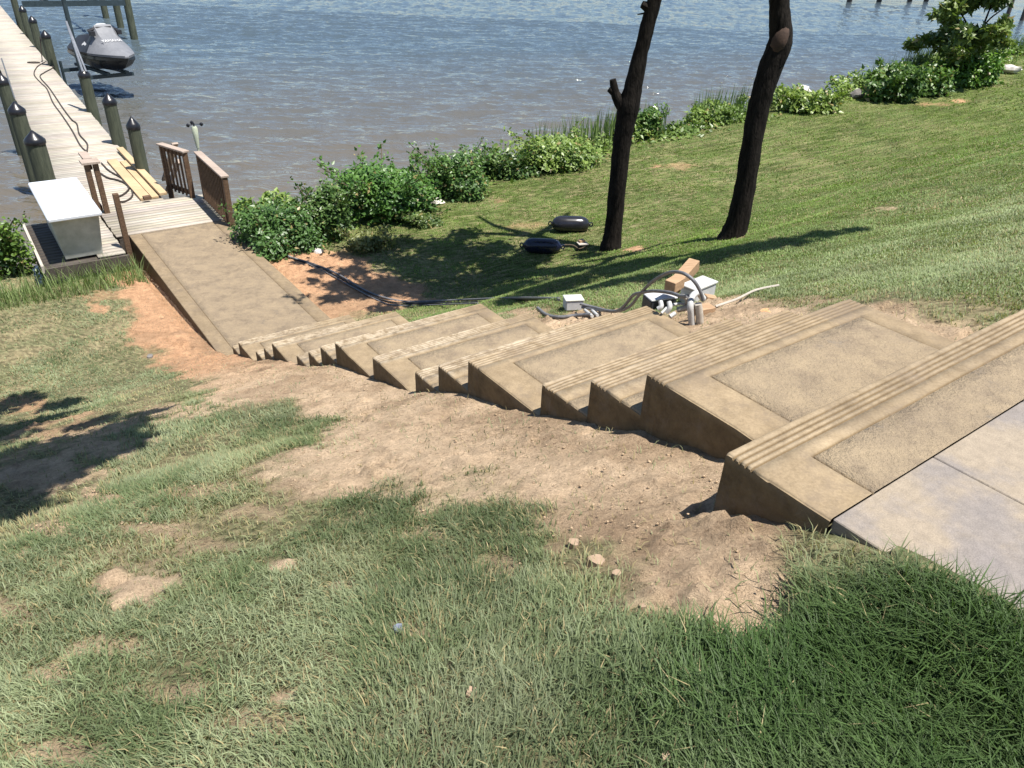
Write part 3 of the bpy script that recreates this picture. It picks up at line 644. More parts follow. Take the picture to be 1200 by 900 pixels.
for x, w, zg, zs, ws_, zt, wt in ((-.02, .46, .46, .62, .36, .68, .26), (.3, .56, .47, .68, .36, .88, .17), (1.0, .60, .48, .70, .38, .98, .17), (1.35, .61, .49, .74, .40, .92, .17), (1.62, .61, .50, .84, .42, 1.22, .20), (1.78, .60, .50, .86, .42, 1.30, .24), (1.98, .59, .51, .84, .42, 1.06, .24), (2.35, .50, .52, .74, .40, .84, .22), (2.75, .34, .53, .64, .24, .68, .12), (3.03, .06, .52, .56, .05, .57, .02)):
    cov.append([(x, -w, zg), (x, -w*1.02, zg+.06), (x, -ws_, zs), (x, -wt, zt-.02), (x, 0, zt), (x, wt, zt-.02), (x, ws_, zs), (x, w*1.02, zg+.06), (x, w, zg)])
bm = loft(cov, None, lambda i, k: 0 if (i >= 5 or (k in (3, 4) and i >= 3)) else 1); bm_obj('cover', bm, ['cover_light', 'cover_dark'], jet, smooth=30)
bm = bmesh.new(); tube(bm, [(1.72, -.42, 1.12), (1.80, -.2, 1.2), (1.80, .2, 1.2), (1.72, .42, 1.12)], .05, 8); box(bm, (1.9, .38, 1.08), (.16, .12, .12)); box(bm, (1.9, -.38, 1.08), (.16, .12, .12)); bm_obj('handlebar', bm, 'cover_dark', jet, smooth=40)
bm = bmesh.new(); lathe(bm, [(.24, .55), (.27, .9), (.25, 1.1), (.12, 1.2)], 14, Matrix.Translation((.75, .38, 0))); bm_obj('backrest', bm, 'seat_white', jet, smooth=40)
def lettering(name, text, size, M, parent, mat='white_ink'):
    cu = bpy.data.curves.new(name, 'FONT'); cu.body = text; cu.size = size; cu.extrude = .002; cu.align_x = 'CENTER'
    ob = bpy.data.objects.new(name, cu); COL.objects.link(ob); bpy.context.view_layer.update()
    me = bpy.data.meshes.new_from_object(ob.evaluated_get(bpy.context.evaluated_depsgraph_get())); bpy.data.objects.remove(ob); me.materials.append(MATS[mat])
    o2 = link(me, name, parent); o2.matrix_local = M; return o2
# letters lie on the hood, facing up and forward
lettering('lettering', 'YAMAHA', .14, Matrix.Translation((2.30, -.02, .885)) @ Matrix.Rotation(.56, 4, 'Y') @ Matrix.Rotation(PI/2, 4, 'Z') @ Matrix.Scale(1, 4), jet)
for (x_, z_) in ((1.15, .74), (1.3, .80)):
    bm = bmesh.new(); box(bm, (x_, -.42, z_-.06), (.22, .006, .07), rot=Matrix.Rotation(-.55, 3, 'X') @ Matrix.Rotation(.3, 3, 'Y')); bm_obj('white_mark', bm, 'white_ink', jet)
jl = empty('watercraft_lift', jo+Vector((0, 0, -.2)), 'low dark cradle under the jet ski beside the dock', 'lift', rz=jr)
bm = bmesh.new()
for y_ in (-.33, .33): beam(bm, (-.2, y_, .2), (2.6, y_, .2), .12, .1)
for x_ in (.2, 2.2): beam(bm, (x_, -1.0, .08), (x_, .7, .08), .1, .12)
bm_obj('cradle', bm, 'steel_dark', jl)
for x_ in (.2, 2.2): bm = bmesh.new(); tube(bm, [(x_, -1.0, -1.6), (x_, -1.0, .4)], .05, 8); bm_obj('leg', bm, 'steel_dark', jl)
# mast and leaning pipes
a_ = at(93, 76, .2); bm = bmesh.new(); tube(bm, [(0, 0, -1.2), (0, 0, 4.2)], .075, 10)
tag(bm_obj('steel_mast', bm, 'steel_dark', None, loc=(a_.x, a_.y, 0), smooth=40), 'tall dark grey mast standing upright left of the jet ski', 'mast')
pt = at(98, 84, 1.06); dpt = ray(77.5, 25); kk = (pt.y+.5)/dpt[1]; tp = Vector((dpt[0]*kk, pt.y+.5, CAMZ+dpt[2]*kk)); bm = bmesh.new(); tube(bm, [(-.02, 0, 0), tp-pt], .03, 8); tube(bm, [(.06, .02, 0), tp-pt+Vector((.02, .0, -.1))], .025, 8)
tag(bm_obj('leaning_pipes', bm, 'galvanised', None, loc=pt, smooth=40), 'pair of light grey metal pipes leaning from a piling cap', 'pipe')
p = at(18, 118, .95); tp = at(8.5, 86, 1.75); bm = bmesh.new(); tube(bm, [(0, 0, 0), (-.1, .1, .85)], .014, 6)
tag(bm_obj('thin_rod', bm, 'galvanised', None, loc=p+Vector((0, 0, .05)), smooth=40), 'thin metal rod sticking up from a piling left of dock', 'rod')

# far pilings of a neighbouring pier
fpix = [((1179, 23), 4), ((1197, 25), 4), ((995, 3), .9), ((1030, 2), .9), ((1066, 1), .9), ((1085, 2), .9)]
flab = ['far leaning dark piling right of the small tree', 'far dark piling cut by the right edge of the photo', 'distant piling stub at the top edge, leftmost of four', 'distant piling stub at the top edge, second from left', 'distant piling stub at the top edge, third from left', 'distant piling stub at the top edge, nearest the small tree']
for (c, h_), lab in zip(fpix, flab):
    p = at(c[0], c[1], WATER); bm = bmesh.new(); tube(bm, [(0, 0, -1.5), (0, 0, 2.8)], .2 if h_ > 2 else .3, 10)
    tag(bm_obj('far_piling', bm, 'dark_wood', None, loc=p, smooth=40), lab, 'piling', 'pilings of the far pier')
pA, pB = at(990, 3, WATER), at(1092, 2, WATER); bm = bmesh.new(); beam(bm, (0, 0, 0), (pB-pA)*1.1, 1.4, .3)
tag(bm_obj('far_pier', bm, 'dark_wood', None, loc=pA+Vector((0, 0, 1.4))), 'distant pier deck over the water at top of photo', 'pier')

# ------------------------------------------------------------------ leaves
def leaf_mesh(name, pts, nrm, size, cols, mat='leaf', aspect=1.7):
    n = len(pts); pts = np.asarray(pts); a = rng.normal(size=(n, 3)); nrm = nrm/np.linalg.norm(nrm, axis=1, keepdims=True)
    x = np.cross(nrm, a); x /= np.linalg.norm(x, axis=1, keepdims=True); y = np.cross(nrm, x)
    s_ = (size*rng.uniform(.6, 1.35, n))[:, None]
    V = np.stack([pts, pts+x*s_*.5*aspect*.55+y*s_*.5+nrm*s_*.12, pts+x*s_*aspect, pts+x*s_*.5*aspect*.55-y*s_*.5+nrm*s_*.12], 1).reshape(-1, 3)
    b0 = np.arange(n)*4; q = np.stack([b0, b0+1, b0+2, b0, b0+2, b0+3], 1).reshape(-1)
    C = np.repeat(cols, 4, axis=0)
    return fast_mesh(name, V, q, np.arange(2*n)*3, mat, False, C)
def blob_points(blobs, n, shell=.55):
    bl = np.array(blobs, float); vol = bl[:, 3]*bl[:, 4]*bl[:, 5]; w = vol**.75; w /= w.sum(); pick_ = rng.choice(len(bl), n, p=w)
    d = rng.normal(size=(n, 3)); d /= np.linalg.norm(d, axis=1, keepdims=True); r = shell+(1-shell)*rng.random(n)**.6; r *= 1+.22*rng.normal(size=n)
    c = bl[pick_]; P = c[:, :3]+d*r[:, None]*c[:, 3:6]; return P, d, pick_
def leaf_cols(P, c1, c2, sc=6, straw=.03):
    n = len(P); f = np.clip(fbm(P[:, 0]*sc, (P[:, 1]+P[:, 2])*sc, 3, 91)*1.6-.3+rng.normal(size=n)*.16, 0, 1)[:, None]
    c = np.array(c1)*(1-f)+np.array(c2)*f; k = rng.random(n) < straw; c[k] = np.array([.30, .24, .10]); return c
def sub_blobs(x, y, z, rx, ry, rz, n, k=.42):
    out = [(x, y, z+rz*.45, rx*.72, ry*.72, rz*.6)]
    for i in range(n):
        a = random.uniform(0, 2*PI); e = random.uniform(0, 1); rr = random.uniform(.45, .85)
        out.append((x+rx*rr*math.cos(a)*(1-.5*e), y+ry*rr*math.sin(a)*(1-.5*e), z+rz*(.2+.85*e), rx*k*random.uniform(.7, 1.2), ry*k*random.uniform(.7, 1.2), rz*k*random.uniform(.7, 1.15)))
    return out
def bush(name, px, py, rx, h, n, size, c1, c2, lab, cat='shrub', group='shrubs along the shore', nb=9, sprigs=0, ry=None, dz=0):
    n = int(n*1.7); size *= .70; sprigs += 7; nb += 4
    p = pick(px, py); s_ = scale_at(p); rx *= s_; h *= s_*.98; ry = rx*.8 if ry is None else ry*s_
    e = empty(name, p, lab, cat, group); bl = sub_blobs(0, 0, dz, rx, ry, h*.9, nb)
    P, dn, _ = blob_points(bl, n); P[:, 2] = np.maximum(P[:, 2], -.3+.3*rng.random(n)); nn = dn*.5+np.array([.1, -.2, .9])+rng.normal(size=(n, 3))*.55
    extra = []; bm = bmesh.new()
    for k in range(sprigs):
        a = random.uniform(0, 2*PI); top = Vector((rx*1.1*math.cos(a), ry*math.sin(a), h*random.uniform(.95, 1.45))); b_ = Vector((top.x*.3, top.y*.3, h*.4))
        pts = smooth_path([b_, b_.lerp(top, .5)+Vector((0, 0, h*.08)), top], 6); tube(bm, pts, .008, 5, cap=False)
        for q_ in pts:
            for _ in range(5): extra.append([q_.x+random.gauss(0, .05), q_.y+random.gauss(0, .05), q_.z+random.gauss(0, .05)])
    for k in range(10):
        a = random.uniform(0, 2*PI); r_ = random.uniform(.1, .7); tube(bm, [(0+.1*math.cos(a), .1*math.sin(a), -.1), (rx*r_*math.cos(a)*.6, ry*r_*math.sin(a)*.6, h*.4), (rx*r_*math.cos(a), ry*r_*math.sin(a), h*.85)], [.014, .01, .004], 5, cap=False)
    bm_obj('stem', bm, 'twig', e)
    if extra: P = np.vstack([P, np.array(extra)]); nn = np.vstack([nn, rng.normal(size=(len(extra), 3))+np.array([0, 0, .6])])
    link(leaf_mesh('foliage', P, nn, size, leaf_cols(P, c1, c2)), 'foliage', e); return e
G1, G2 = (.055, .115, .030), (.18, .29, .07)
Y1, Y2 = (.11, .18, .04), (.27, .36, .09)
bush('shoreline_shrub', 325, 290, 50, 46, 6500, .060, G1, (.10, .19, .05), 'low rounded dark green shrub next to the brown railing', nb=12)
bush('shoreline_shrub', 385, 278, 34, 50, 4200, .060, (.045, .10, .024), (.14, .22, .06), 'middling green shrub between rounded shrub and tall bright shrub', nb=9)
bush('shoreline_shrub', 448, 254, 64, 50, 7500, .075, (.04, .105, .022), (.13, .25, .05), 'tallest bright green shrub with a side sprig over the water', nb=12, sprigs=7)
bush('shoreline_shrub', 532, 226, 46, 40, 4500, .065, G1, (.13, .23, .055), 'shrub with thin arching branches just right of tallest shrub', nb=10, sprigs=9)
bush('shoreline_shrub', 590, 206, 34, 24, 2600, .07, (.04, .09, .022), (.13, .20, .05), 'small dark shrub squeezed left of the yellow green shrub', nb=6, sprigs=2)
bush('shoreline_shrub', 648, 194, 54, 32, 4800, .075, Y1, Y2, 'yellow green shrub left of the forked dark trunk', nb=10)
bush('shoreline_shrub', 430, 292, 30, 16, 1300, .055, (.10, .13, .04), (.24, .25, .09), 'low straggly yellowish plant at foot of the shrubs', 'plant', nb=6)
bush('shoreline_shrub', 495, 262, 26, 10, 900, .055, (.06, .11, .03), (.17, .22, .07), 'low leafy weeds beside a pale stone at lawn edge', 'plant', nb=6)
bush('shoreline_shrub', 752, 160, 26, 24, 2200, .085, (.05, .11, .025), (.16, .26, .06), 'bright low shrub just right of the forked trunk', nb=8)
bush('shoreline_shrub', 790, 152, 26, 16, 1500, .085, Y1, Y2, 'low bushy plants in the middle of the reeds', nb=7)
bush('shoreline_shrub', 840, 142, 30, 14, 1500, .085, Y1, (.20, .28, .08), 'low plants left of the second dark trunk', nb=7)
bush('shoreline_shrub', 945, 128, 36, 16, 2000, .10, (.09, .15, .03), (.26, .34, .07), 'low yellowish plants right of the second dark trunk', nb=8)
bush('shoreline_shrub', 1042, 116, 34, 30, 3000, .11, (.045, .10, .022), (.14, .23, .05), 'broad green shrub left of the small tree', nb=9, sprigs=4)
bush('shoreline_shrub', 1082, 110, 28, 22, 2200, .11, (.055, .12, .025), (.16, .26, .055), 'low green shrub between broad shrub and small tree', nb=7)
bush('shoreline_shrub', 1130, 98, 40, 30, 3200, .11, (.055, .13, .022), (.17, .30, .05), 'bright leafy shrub wrapped round the small tree trunk', nb=9)
bush('leafy_bush', 2, 322, 42, 62, 3200, .065, (.05, .11, .022), (.18, .28, .05), 'bright green bush at left edge of the photo by the water', nb=9, sprigs=4)

# upright reeds and tall grass along the bank, weeds round the box
def blades(P, h, w, az, lean, cols, name, mat='grass', curve=.5):
    n = len(P); dirx, diry = np.cos(az), np.sin(az); px_, py_ = -diry, dirx
    sx_, sy_ = px_*w*.5, py_*w*.5
    up1 = h*.55; l1 = h*lean*.35; up2 = h*np.sqrt(np.maximum(1-lean**2*.7, .15)); l2 = h*lean
    B0 = P-np.stack([sx_, sy_, np.zeros(n)], 1); B1 = P+np.stack([sx_, sy_, np.zeros(n)], 1)
    M0 = P+np.stack([dirx*l1-sx_*.8, diry*l1-sy_*.8, up1], 1); M1 = P+np.stack([dirx*l1+sx_*.8, diry*l1+sy_*.8, up1], 1)
    Tp = P+np.stack([dirx*l2, diry*l2, up2], 1)
    V = np.stack([B0, B1, M1, M0, Tp], 1).reshape(-1, 3); b0 = np.arange(n)*5
    lo = np.stack([b0, b0+1, b0+2, b0+3, b0+3, b0+2, b0+4], 1).reshape(-1); stt = np.stack([np.arange(n)*7, np.arange(n)*7+4], 1).reshape(-1)
    return fast_mesh(name, V, lo, stt, mat, False, np.repeat(cols, 5, axis=0))
n = 5000; t_ = rng.uniform(11.0, 40, n); k = fbm(t_*.9, t_*0, 3, 71) > .40; t_ = t_[k]; n = len(t_); s_ = 14.0+rng.normal(size=n)*.35
x_, y_ = s_*D[0]+t_*T[0], s_*D[1]+t_*T[1]; P = np.stack([x_, y_, ground(x_, y_)-.05], 1)
cc = np.array([.07, .12, .035])+rng.random((n, 1))*np.array([.12, .14, .05])
tag(link(blades(P, rng.uniform(.4, 1.05, n), rng.uniform(.015, .035, n), rng.uniform(0, 2*PI, n), rng.uniform(.03, .3, n), cc, 'shore_reeds'), 'shore_reeds'), 'thin upright green reeds along the shore edge', 'reeds', kind='stuff')
n = 3200; s_ = rng.uniform(12.2, 13.02, n); t_ = rng.uniform(-1.2, 1.85, n); x_, y_ = s_*D[0]+t_*T[0], s_*D[1]+t_*T[1]; P = np.stack([x_, y_, ground(x_, y_)-.03], 1)
cc = np.array([.10, .15, .05])+rng.random((n, 1))*np.array([.16, .18, .08])
tag(link(blades(P, rng.uniform(.08, .55, n)*rng.random(n)**1.3+.04, rng.uniform(.006, .014, n), rng.uniform(0, 2*PI, n), rng.uniform(.1, .7, n), cc, 'tall_weeds'), 'tall_weeds'), 'thin tall weeds growing in front of the white dock box', 'weeds', kind='stuff')

n = 30000; t_ = 3.9+36*rng.random(n)**1.35; dens = fbm(t_*.8, t_*0+3, 3, 72); k = rng.random(n) < (.25+.75*sstep(.34, .55, dens)); t_ = t_[k]; n = len(t_); s_ = 13.75+rng.normal(size=n)*.33+.15*np.sin(t_*2)
x_, y_ = s_*D[0]+t_*T[0], s_*D[1]+t_*T[1]; hgt = .55*sstep(.25, .65, fbm(t_*1.7, s_*1.7, 3, 73))*np.exp(-((s_-13.9)/.5)**2)+.04
P = np.stack([x_, y_, ground(x_, y_)+hgt*rng.random(n)**.6], 1)
tag(link(leaf_mesh('bank_ground_cover', P, rng.normal(size=(n, 3))*.5+np.array([0, -.2, .9]), .075, leaf_cols(P, (.08, .14, .03), (.24, .33, .08), 2)), 'bank_ground_cover'), 'low leafy ground cover along the top of the shore bank', 'ground cover', kind='stuff')

# ------------------------------------------------------------------ trees
def crown(e, bl, n, size, c1, c2):
    P, dn, _ = blob_points(bl, n, .25); nn = dn*.3+rng.normal(size=(n, 3))*.6+np.array([0, 0, .6]); link(leaf_mesh('crown', P, nn, size, leaf_cols(P, c1, c2, 2)), 'crown', e)
def limb(bm, a, b_, r0, r1):
    a, b_ = Vector(a), Vector(b_); m_ = a.lerp(b_, .5)+Vector((random.uniform(-.15, .15), random.uniform(-.15, .15), .12)); P = smooth_path([a, m_, b_], 5); tube(bm, P, [r0+(r1-r0)*i/(len(P)-1) for i in range(len(P))], 8, jitter=.06)
def trunk_path(pix, Yp):
    pts = []; rr = []
    for x, y, w in pix: p = at_y(x, y, Yp); pts.append(p); rr.append(w/2*scale_at(p))
    return pts, rr
p1 = pick(717, 292)
t1 = empty('lawn_tree', p1, 'forked dark trunk with a sawn branch stub, nearest the black fenders', 'tree'); o = Vector(p1)
pts, rr = trunk_path([(714, 306, 40), (715, 293, 26), (717, 280, 22), (720, 255, 20), (724, 215, 20), (728, 175, 21), (732, 148, 23), (737, 125, 25), (743, 98, 21), (751, 62, 17), (759, 30, 17), (767, 0, 17), (778, -45, 17), (788, -90, 16)], p1.y)
bm = bmesh.new(); P = smooth_path([p-o for p in pts], 4); R_ = np.interp(np.linspace(0, len(rr)-1, len(P)), range(len(rr)), rr); tube(bm, P, list(R_), 16, jitter=.07)
s0_, s1_ = at_y(735, 130, p1.y)-o, at_y(718, 93, p1.y)-o; tube(bm, smooth_path([s0_, (s0_+s1_)/2+Vector((-.05, 0, -.02)), s1_], 4), [.13, .12, .105, .09, .08, .07, .06, .055, .05], 10, jitter=.06)
s2_ = at_y(714, 104, p1.y)-o; tube(bm, [s0_+Vector((-.06, 0, .12)), s2_], [.07, .05], 8, jitter=.06)
k0_ = at_y(756, 10, p1.y)-o; tube(bm, [k0_+Vector((.08, 0, 0)), at_y(752, 5, p1.y)-o], [.09, .05], 8, jitter=.1); tube(bm, [k0_+Vector((.05, 0, -.05)), at_y(747, 17, p1.y)-o], [.02, .008], 6)
top1 = P[-1]; ends = [top1+Vector(v) for v in ((-1.0, -.2, 1.5), (1.2, .9, 1.6), (.3, -1.1, 1.8), (-.4, .7, 1.9))]
for q_ in ends: limb(bm, top1+Vector((0, 0, -.1)), q_, .09, .03)
bm_obj('trunk', bm, 'bark', t1, smooth=50)
def crown_blobs(c, rx, ry, rz, n, k):
    return [(c[0]+random.uniform(-1, 1)*rx, c[1]+random.uniform(-1, 1)*ry, c[2]+random.uniform(-1, 1)*rz, k*random.uniform(.6, 1.3), k*random.uniform(.6, 1.3), k*random.uniform(.35, .7)) for _ in range(n)]
p2 = pick(860, 278)
t2 = empty('lawn_tree', p2, 'dark leaning trunk with a bulging elbow, right of the forked trunk', 'tree'); o = Vector(p2)
pts, rr = trunk_path([(852, 294, 46), (857, 280, 30), (865, 258, 26), (873, 220, 24), (879, 180, 24), (886, 140, 24), (894, 108, 26), (904, 75, 27), (914, 50, 28), (914, 22, 24), (913, 0, 23), (918, -40, 22), (926, -90, 20)], p2.y)
bm = bmesh.new(); P = smooth_path([p-o for p in pts], 4); R_ = np.interp(np.linspace(0, len(rr)-1, len(P)), range(len(rr)), rr); tube(bm, P, list(R_), 16, jitter=.07)
top2 = P[-1]
for v in ((-1.2, -.3, 1.4), (1.3, .3, 1.4), (.2, -1.2, 1.7)): limb(bm, top2+Vector((0, 0, -.1)), top2+Vector(v), .09, .03)
bm_obj('trunk', bm, 'bark', t2, smooth=50)
cb = at_y(924, 47, p2.y-.05)-o; bm = bmesh.new(); bmesh.ops.create_uvsphere(bm, u_segments=12, v_segments=8, radius=1, matrix=Matrix.Translation(cb-Vector((.11, 0, 0))) @ Matrix.Rotation(.15, 4, 'Y') @ Matrix.Diagonal((.11, .13, .19, 1))); bm_obj('branch_scar', bm, 'cut_wood', t2, smooth=50)
# tree just outside the left edge, its crown reaches over the lawn and shades it
t3p = Vector((-7.2, 3.6, gz(-7.2, 3.6))); t3 = empty('lawn_tree', t3p, 'tree just left of the photo whose crown shades the left lawn', 'tree')
bm = bmesh.new(); tube(bm, smooth_path([(0, 0, -.2), (.1, 0, 1.5), (.5, .1, 3), (1.2, .1, 4.6)], 5), [.26]*4+[.23]*4+[.2]*4+[.17]*4, 14, jitter=.06)
for v in ((2.6, .4, 5.6), (4.2, .3, 6.0), (1.6, 1.8, 6), (0, -1.2, 6), (-1.5, .6, 6)): limb(bm, (1.1, .1, 4.5), v, .11, .03)
bm_obj('trunk', bm, 'bark', t3, smooth=50)
SUNV = Vector((.34, -.17, 1.0))
def over(px, py, h): p = pick(px, py); return p+SUNV*h
bl3 = []
for (px_, py_, r_) in ((20, 500, .5), (60, 490, .35), (110, 495, .3), (160, 487, .22), (30, 530, .55), (80, 528, .42), (125, 515, .3), (10, 565, .45), (45, 560, .35), (5, 600, .3), (-40, 520, .7), (-70, 570, .6), (-80, 500, .8), (90, 545, .22), (185, 482, .12), (140, 500, .3), (70, 535, .45), (105, 530, .35), (150, 520, .2), (20, 470, .35), (70, 475, .3)):
    q_ = over(px_, py_, 5.3+random.uniform(-.4, .4))-t3p; bl3.append((q_.x, q_.y, q_.z, r_*.72, r_*.68, r_*.35))
crown(t3, bl3, 9000, .085, G1, G2)
bm = bmesh.new()
for b_ in bl3[:8:2]: limb(bm, (2.6, .4, 5.6), b_[:3], .03, .01)
bm_obj('branch', bm, 'bark', t3)
# part of tree one's crown thrown over the path and dug ground
bl1 = []
for (px_, py_, r_) in ((398, 335, .28), (415, 318, .28), (430, 340, .3), (445, 362, .2), (375, 318, .16), (352, 308, .12), (365, 330, .12), (390, 350, .2), (405, 300, .2), (440, 300, .4), (455, 335, .45), (480, 310, .5), (500, 340, .4), (520, 290, .5), (550, 300, .5), (560, 330, .45), (470, 285, .35), (545, 275, .3), (590, 310, .45), (600, 335, .4), (335, 352, .07), (345, 358, .07), (360, 350, .07), (425, 345, .2), (510, 318, .5), (580, 290, .35), (500, 355, .3), (530, 345, .4), (600, 322, .45), (640, 335, .35), (575, 345, .35), (620, 305, .3), (660, 318, .25)):
    q_ = over(px_, py_, 5.6+random.uniform(-.5, .5))-p1; bl1.append((q_.x, q_.y, q_.z, r_*1.0, r_*.9, r_*.4))
e_ = t1; crown(e_, bl1, 13000, .085, G1, G2)
bl2 = []
for px_, py_, r_ in ((640, 320, .35), (680, 318, .35), (720, 314, .33), (760, 308, .32), (800, 302, .3), (840, 296, .28), (880, 290, .25), (920, 284, .22), (960, 276, .18), (1000, 270, .12), (700, 335, .25), (760, 325, .2), (640, 340, .3), (600, 352, .2), (690, 300, .2), (625, 300, .3), (660, 330, .35), (740, 318, .3), (820, 305, .25)):
    q_ = over(px_, py_, 5.4+random.uniform(-.4, .4))-p2; bl2.append((q_.x, q_.y, q_.z, r_*1.0, r_*1.05, r_*.45))
crown(t2, bl2, 9500, .085, G1, G2)
# small tree by the shore
p4 = pick(1127, 96); t4 = empty('small_tree', p4, 'small leafy tree on the bank at upper right', 'tree'); u = scale_at(p4)
bm = bmesh.new(); limb(bm, (0, 0, -.2), (.1, 0, 45*u), .07, .05)
for v in ((-30, 0, 75), (25, 5, 80), (0, -10, 95), (-38, 5, 50), (35, -5, 55)): limb(bm, (.05, 0, 36*u), (v[0]*u, v[1]*u, v[2]*u), .04, .015)
bm_obj('trunk', bm, 'bark', t4, smooth=50)
bl = [(random.gauss(0, 1)*17*u-13*u, random.gauss(0, 1)*18*u, random.uniform(30, 112)*u, random.uniform(8, 16)*u, random.uniform(8, 16)*u, random.uniform(5, 10)*u) for _ in range(34)]
bl += [(-42*u, 0, 46*u, 9*u, 9*u, 5*u), (-32*u, 0, 34*u, 10*u, 9*u, 4*u), (30*u, 0, 44*u, 12*u, 9*u, 5*u), (-40*u, 0, 66*u, 9*u, 9*u, 6*u), (26*u, 0, 62*u, 10*u, 9*u, 7*u)]
crown(t4, bl, 13000, .11, (.045, .085, .022), (.19, .25, .065))

# ------------------------------------------------------------------ rocks and stones
def rock(name, px, py, w, d, h, mat, lab, cat='rock', group=None, flat=1, yo=0):
    p = pick(px, py); u = scale_at(p); bm = bmesh.new(); bmesh.ops.create_icosphere(bm, subdivisions=2, radius=1)
    for v in bm.verts:
        c = v.co; k = 1+.35*(random.random()-.5); v.co = Vector((round(c.x*1.6)/1.6*.5+c.x*.5, c.y, round(c.z*1.5)/1.5*.5+c.z*.5))*k
        v.co = Vector((v.co.x*w*u*.5, v.co.y*d*u*.5, v.co.z*h*u*.5))
    return tag(bm_obj(name, bm, mat, None, loc=p+Vector((0, 0, h*u*(.15 if py > 200 else .45))), smooth=25), lab, cat, group)
GRK = 'rocks along the shoreline'
for a in [(683, 163, 30, 24, 18, 'rock', 'flat whitish rock left of the forked trunk at the water'), (705, 166, 18, 18, 12, 'dark_rock', 'greyish rock under reeds behind the forked trunk'), (812, 140, 24, 20, 26, 'rock', 'white rock among the reeds between the two trunks'),
          (872, 132, 26, 22, 22, 'rock', 'white rock touching the second dark trunk'), (865, 133, 16, 14, 16, 'rock', 'small pinkish rock left of the second dark trunk'), (937, 116, 24, 18, 16, 'rock', 'whitish boulder right of the second dark trunk'), (1004, 115, 18, 14, 10, 'dark_rock', 'grey boulder left of the broad green shrub'),
          (1182, 86, 26, 14, 10, 'rock', 'pale rock at far right of the bank'), (512, 238, 16, 14, 10, 'rock', 'pale stone at lawn edge under the arching shrub'), (345, 293, 20, 16, 9, 'rock', 'pale stone in orange clay below the low shrub'), (372, 296, 14, 12, 8, 'rock', 'smaller pale stone right of its twin in the clay'),
          (281, 272, 16, 16, 12, 'rock', 'white stone at the foot of the railing by the shrub'), (293, 262, 26, 22, 14, 'dark_rock', 'grey rock between railing and rounded shrub'), (415, 285, 14, 12, 8, 'dark_rock', 'grey stone under the straggly yellowish plant'), (400, 238, 30, 26, 16, 'dark_rock', 'grey shore rock behind the shrubs'), (760, 150, 14, 12, 12, 'dark_rock', 'grey stone in the shrub right of the forked trunk'), (845, 140, 12, 10, 10, 'rock', 'small pale stone in reeds left of second trunk')]:
    rock('shore_rock', *a[:6], a[6], group=GRK)
def flat_stone(px, py, w, h, mat, lab, cat='stone'):
    p = pick(px, py); u = scale_at(p); bm = bmesh.new(); k = 7; top = []; bot = []
    for i in range(k):
        a = i/k*2*PI+random.uniform(-.25, .25); r = random.uniform(.75, 1.1); x, y = w*u*.5*r*math.cos(a), h*u*.9*r*math.sin(a); top.append(bm.verts.new((x*.9, y*.9, .009+random.uniform(0, .005)))); bot.append(bm.verts.new((x, y, -.02)))
    bm.faces.new(top); bm.faces.new(bot[::-1])
    for i in range(k): bm.faces.new((bot[i], bot[(i+1) % k], top[(i+1) % k], top[i]))
    return tag(bm_obj('stone', bm, mat, None, loc=p+Vector((0, 0, .010)), bevel=.002), lab, cat)
flat_stone(698, 661, 28, 12, 'tan_stone', 'flat tan stone lying in the grass below the dirt')
flat_stone(672, 640, 16, 8, 'tan_stone', 'small tan stone just above the flat tan stone')
flat_stone(722, 677, 14, 7, 'tan_stone', 'small tan stone right of the flat tan stone')
flat_stone(467, 741, 16, 8, 'blue_stone', 'bluish stone in the thin grass at bottom centre')
flat_stone(553, 817, 18, 8, 'tan_stone', 'pale tan chip lying on the grass, bottom centre')
flat_stone(843, 855, 18, 12, 'tan_stone', 'pale tan chip in dark grass at lower right')
flat_stone(845, 886, 14, 10, 'tan_stone', 'tan chip at the bottom edge, right of the other')
flat_stone(779, 893, 12, 10, 'tan_stone', 'tan chip at the bottom edge of the photo')
flat_stone(838, 732, 13, 8, 'tan_stone', 'tan stone at lower tip of the dirt patch')
flat_stone(752, 716, 12, 6, 'tan_stone', 'small tan stone left of the dirt patch tip')
flat_stone(176, 418, 9, 6, 'dark_rock', 'small dark stone on grass left of the path')

# soil crumbs over the bare ground
bmi = bmesh.new(); bmesh.ops.create_icosphere(bmi, subdivisions=1, radius=1); iv = np.array([v.co[:] for v in bmi.verts]); jf = np.array([[v.index for v in f.verts] for f in bmi.faces]); bmi.free()
n = 90000; s_ = rng.uniform(.4, 13, n); t_ = rng.uniform(-2.2, 6.2, n); x_, y_ = s_*D[0]+t_*T[0], s_*D[1]+t_*T[1]
pr = soil(x_, y_)*(.15+1.2*sstep(.45, .62, fbm(s_*2.2, t_*2.2, 3, 88))+1.5*(1-sstep(.05, .3, np.abs(t_-2.0)))); keep = (rng.random(n) < pr*.7) & ~((t_ > 2.0) & (t_ < 3.6) & (s_ > 1)) & ~((t_ > 1.6) & (s_ < 1.15))
x_, y_, s_, t_ = x_[keep], y_[keep], s_[keep], t_[keep]; n = len(x_); sz = .0016+.0045*rng.random(n)**8+.0007*np.hypot(x_, y_)/3
V = iv[None]*(1+.3*rng.normal(size=(n, len(iv), 1))*.6)*sz[:, None, None]*np.array([1.2, 1, .75]); V = V+np.stack([x_, y_, ground(x_, y_)+.006], 1)[:, None]
q = (jf[None]+np.arange(n)[:, None, None]*len(iv)).reshape(-1)
tag(link(fast_mesh('soil_crumbs', V.reshape(-1, 3), q, np.arange(n*len(jf))*3, 'clod'), 'soil_crumbs'), 'loose crumbs of brown soil scattered on the dug ground', 'soil', kind='stuff')

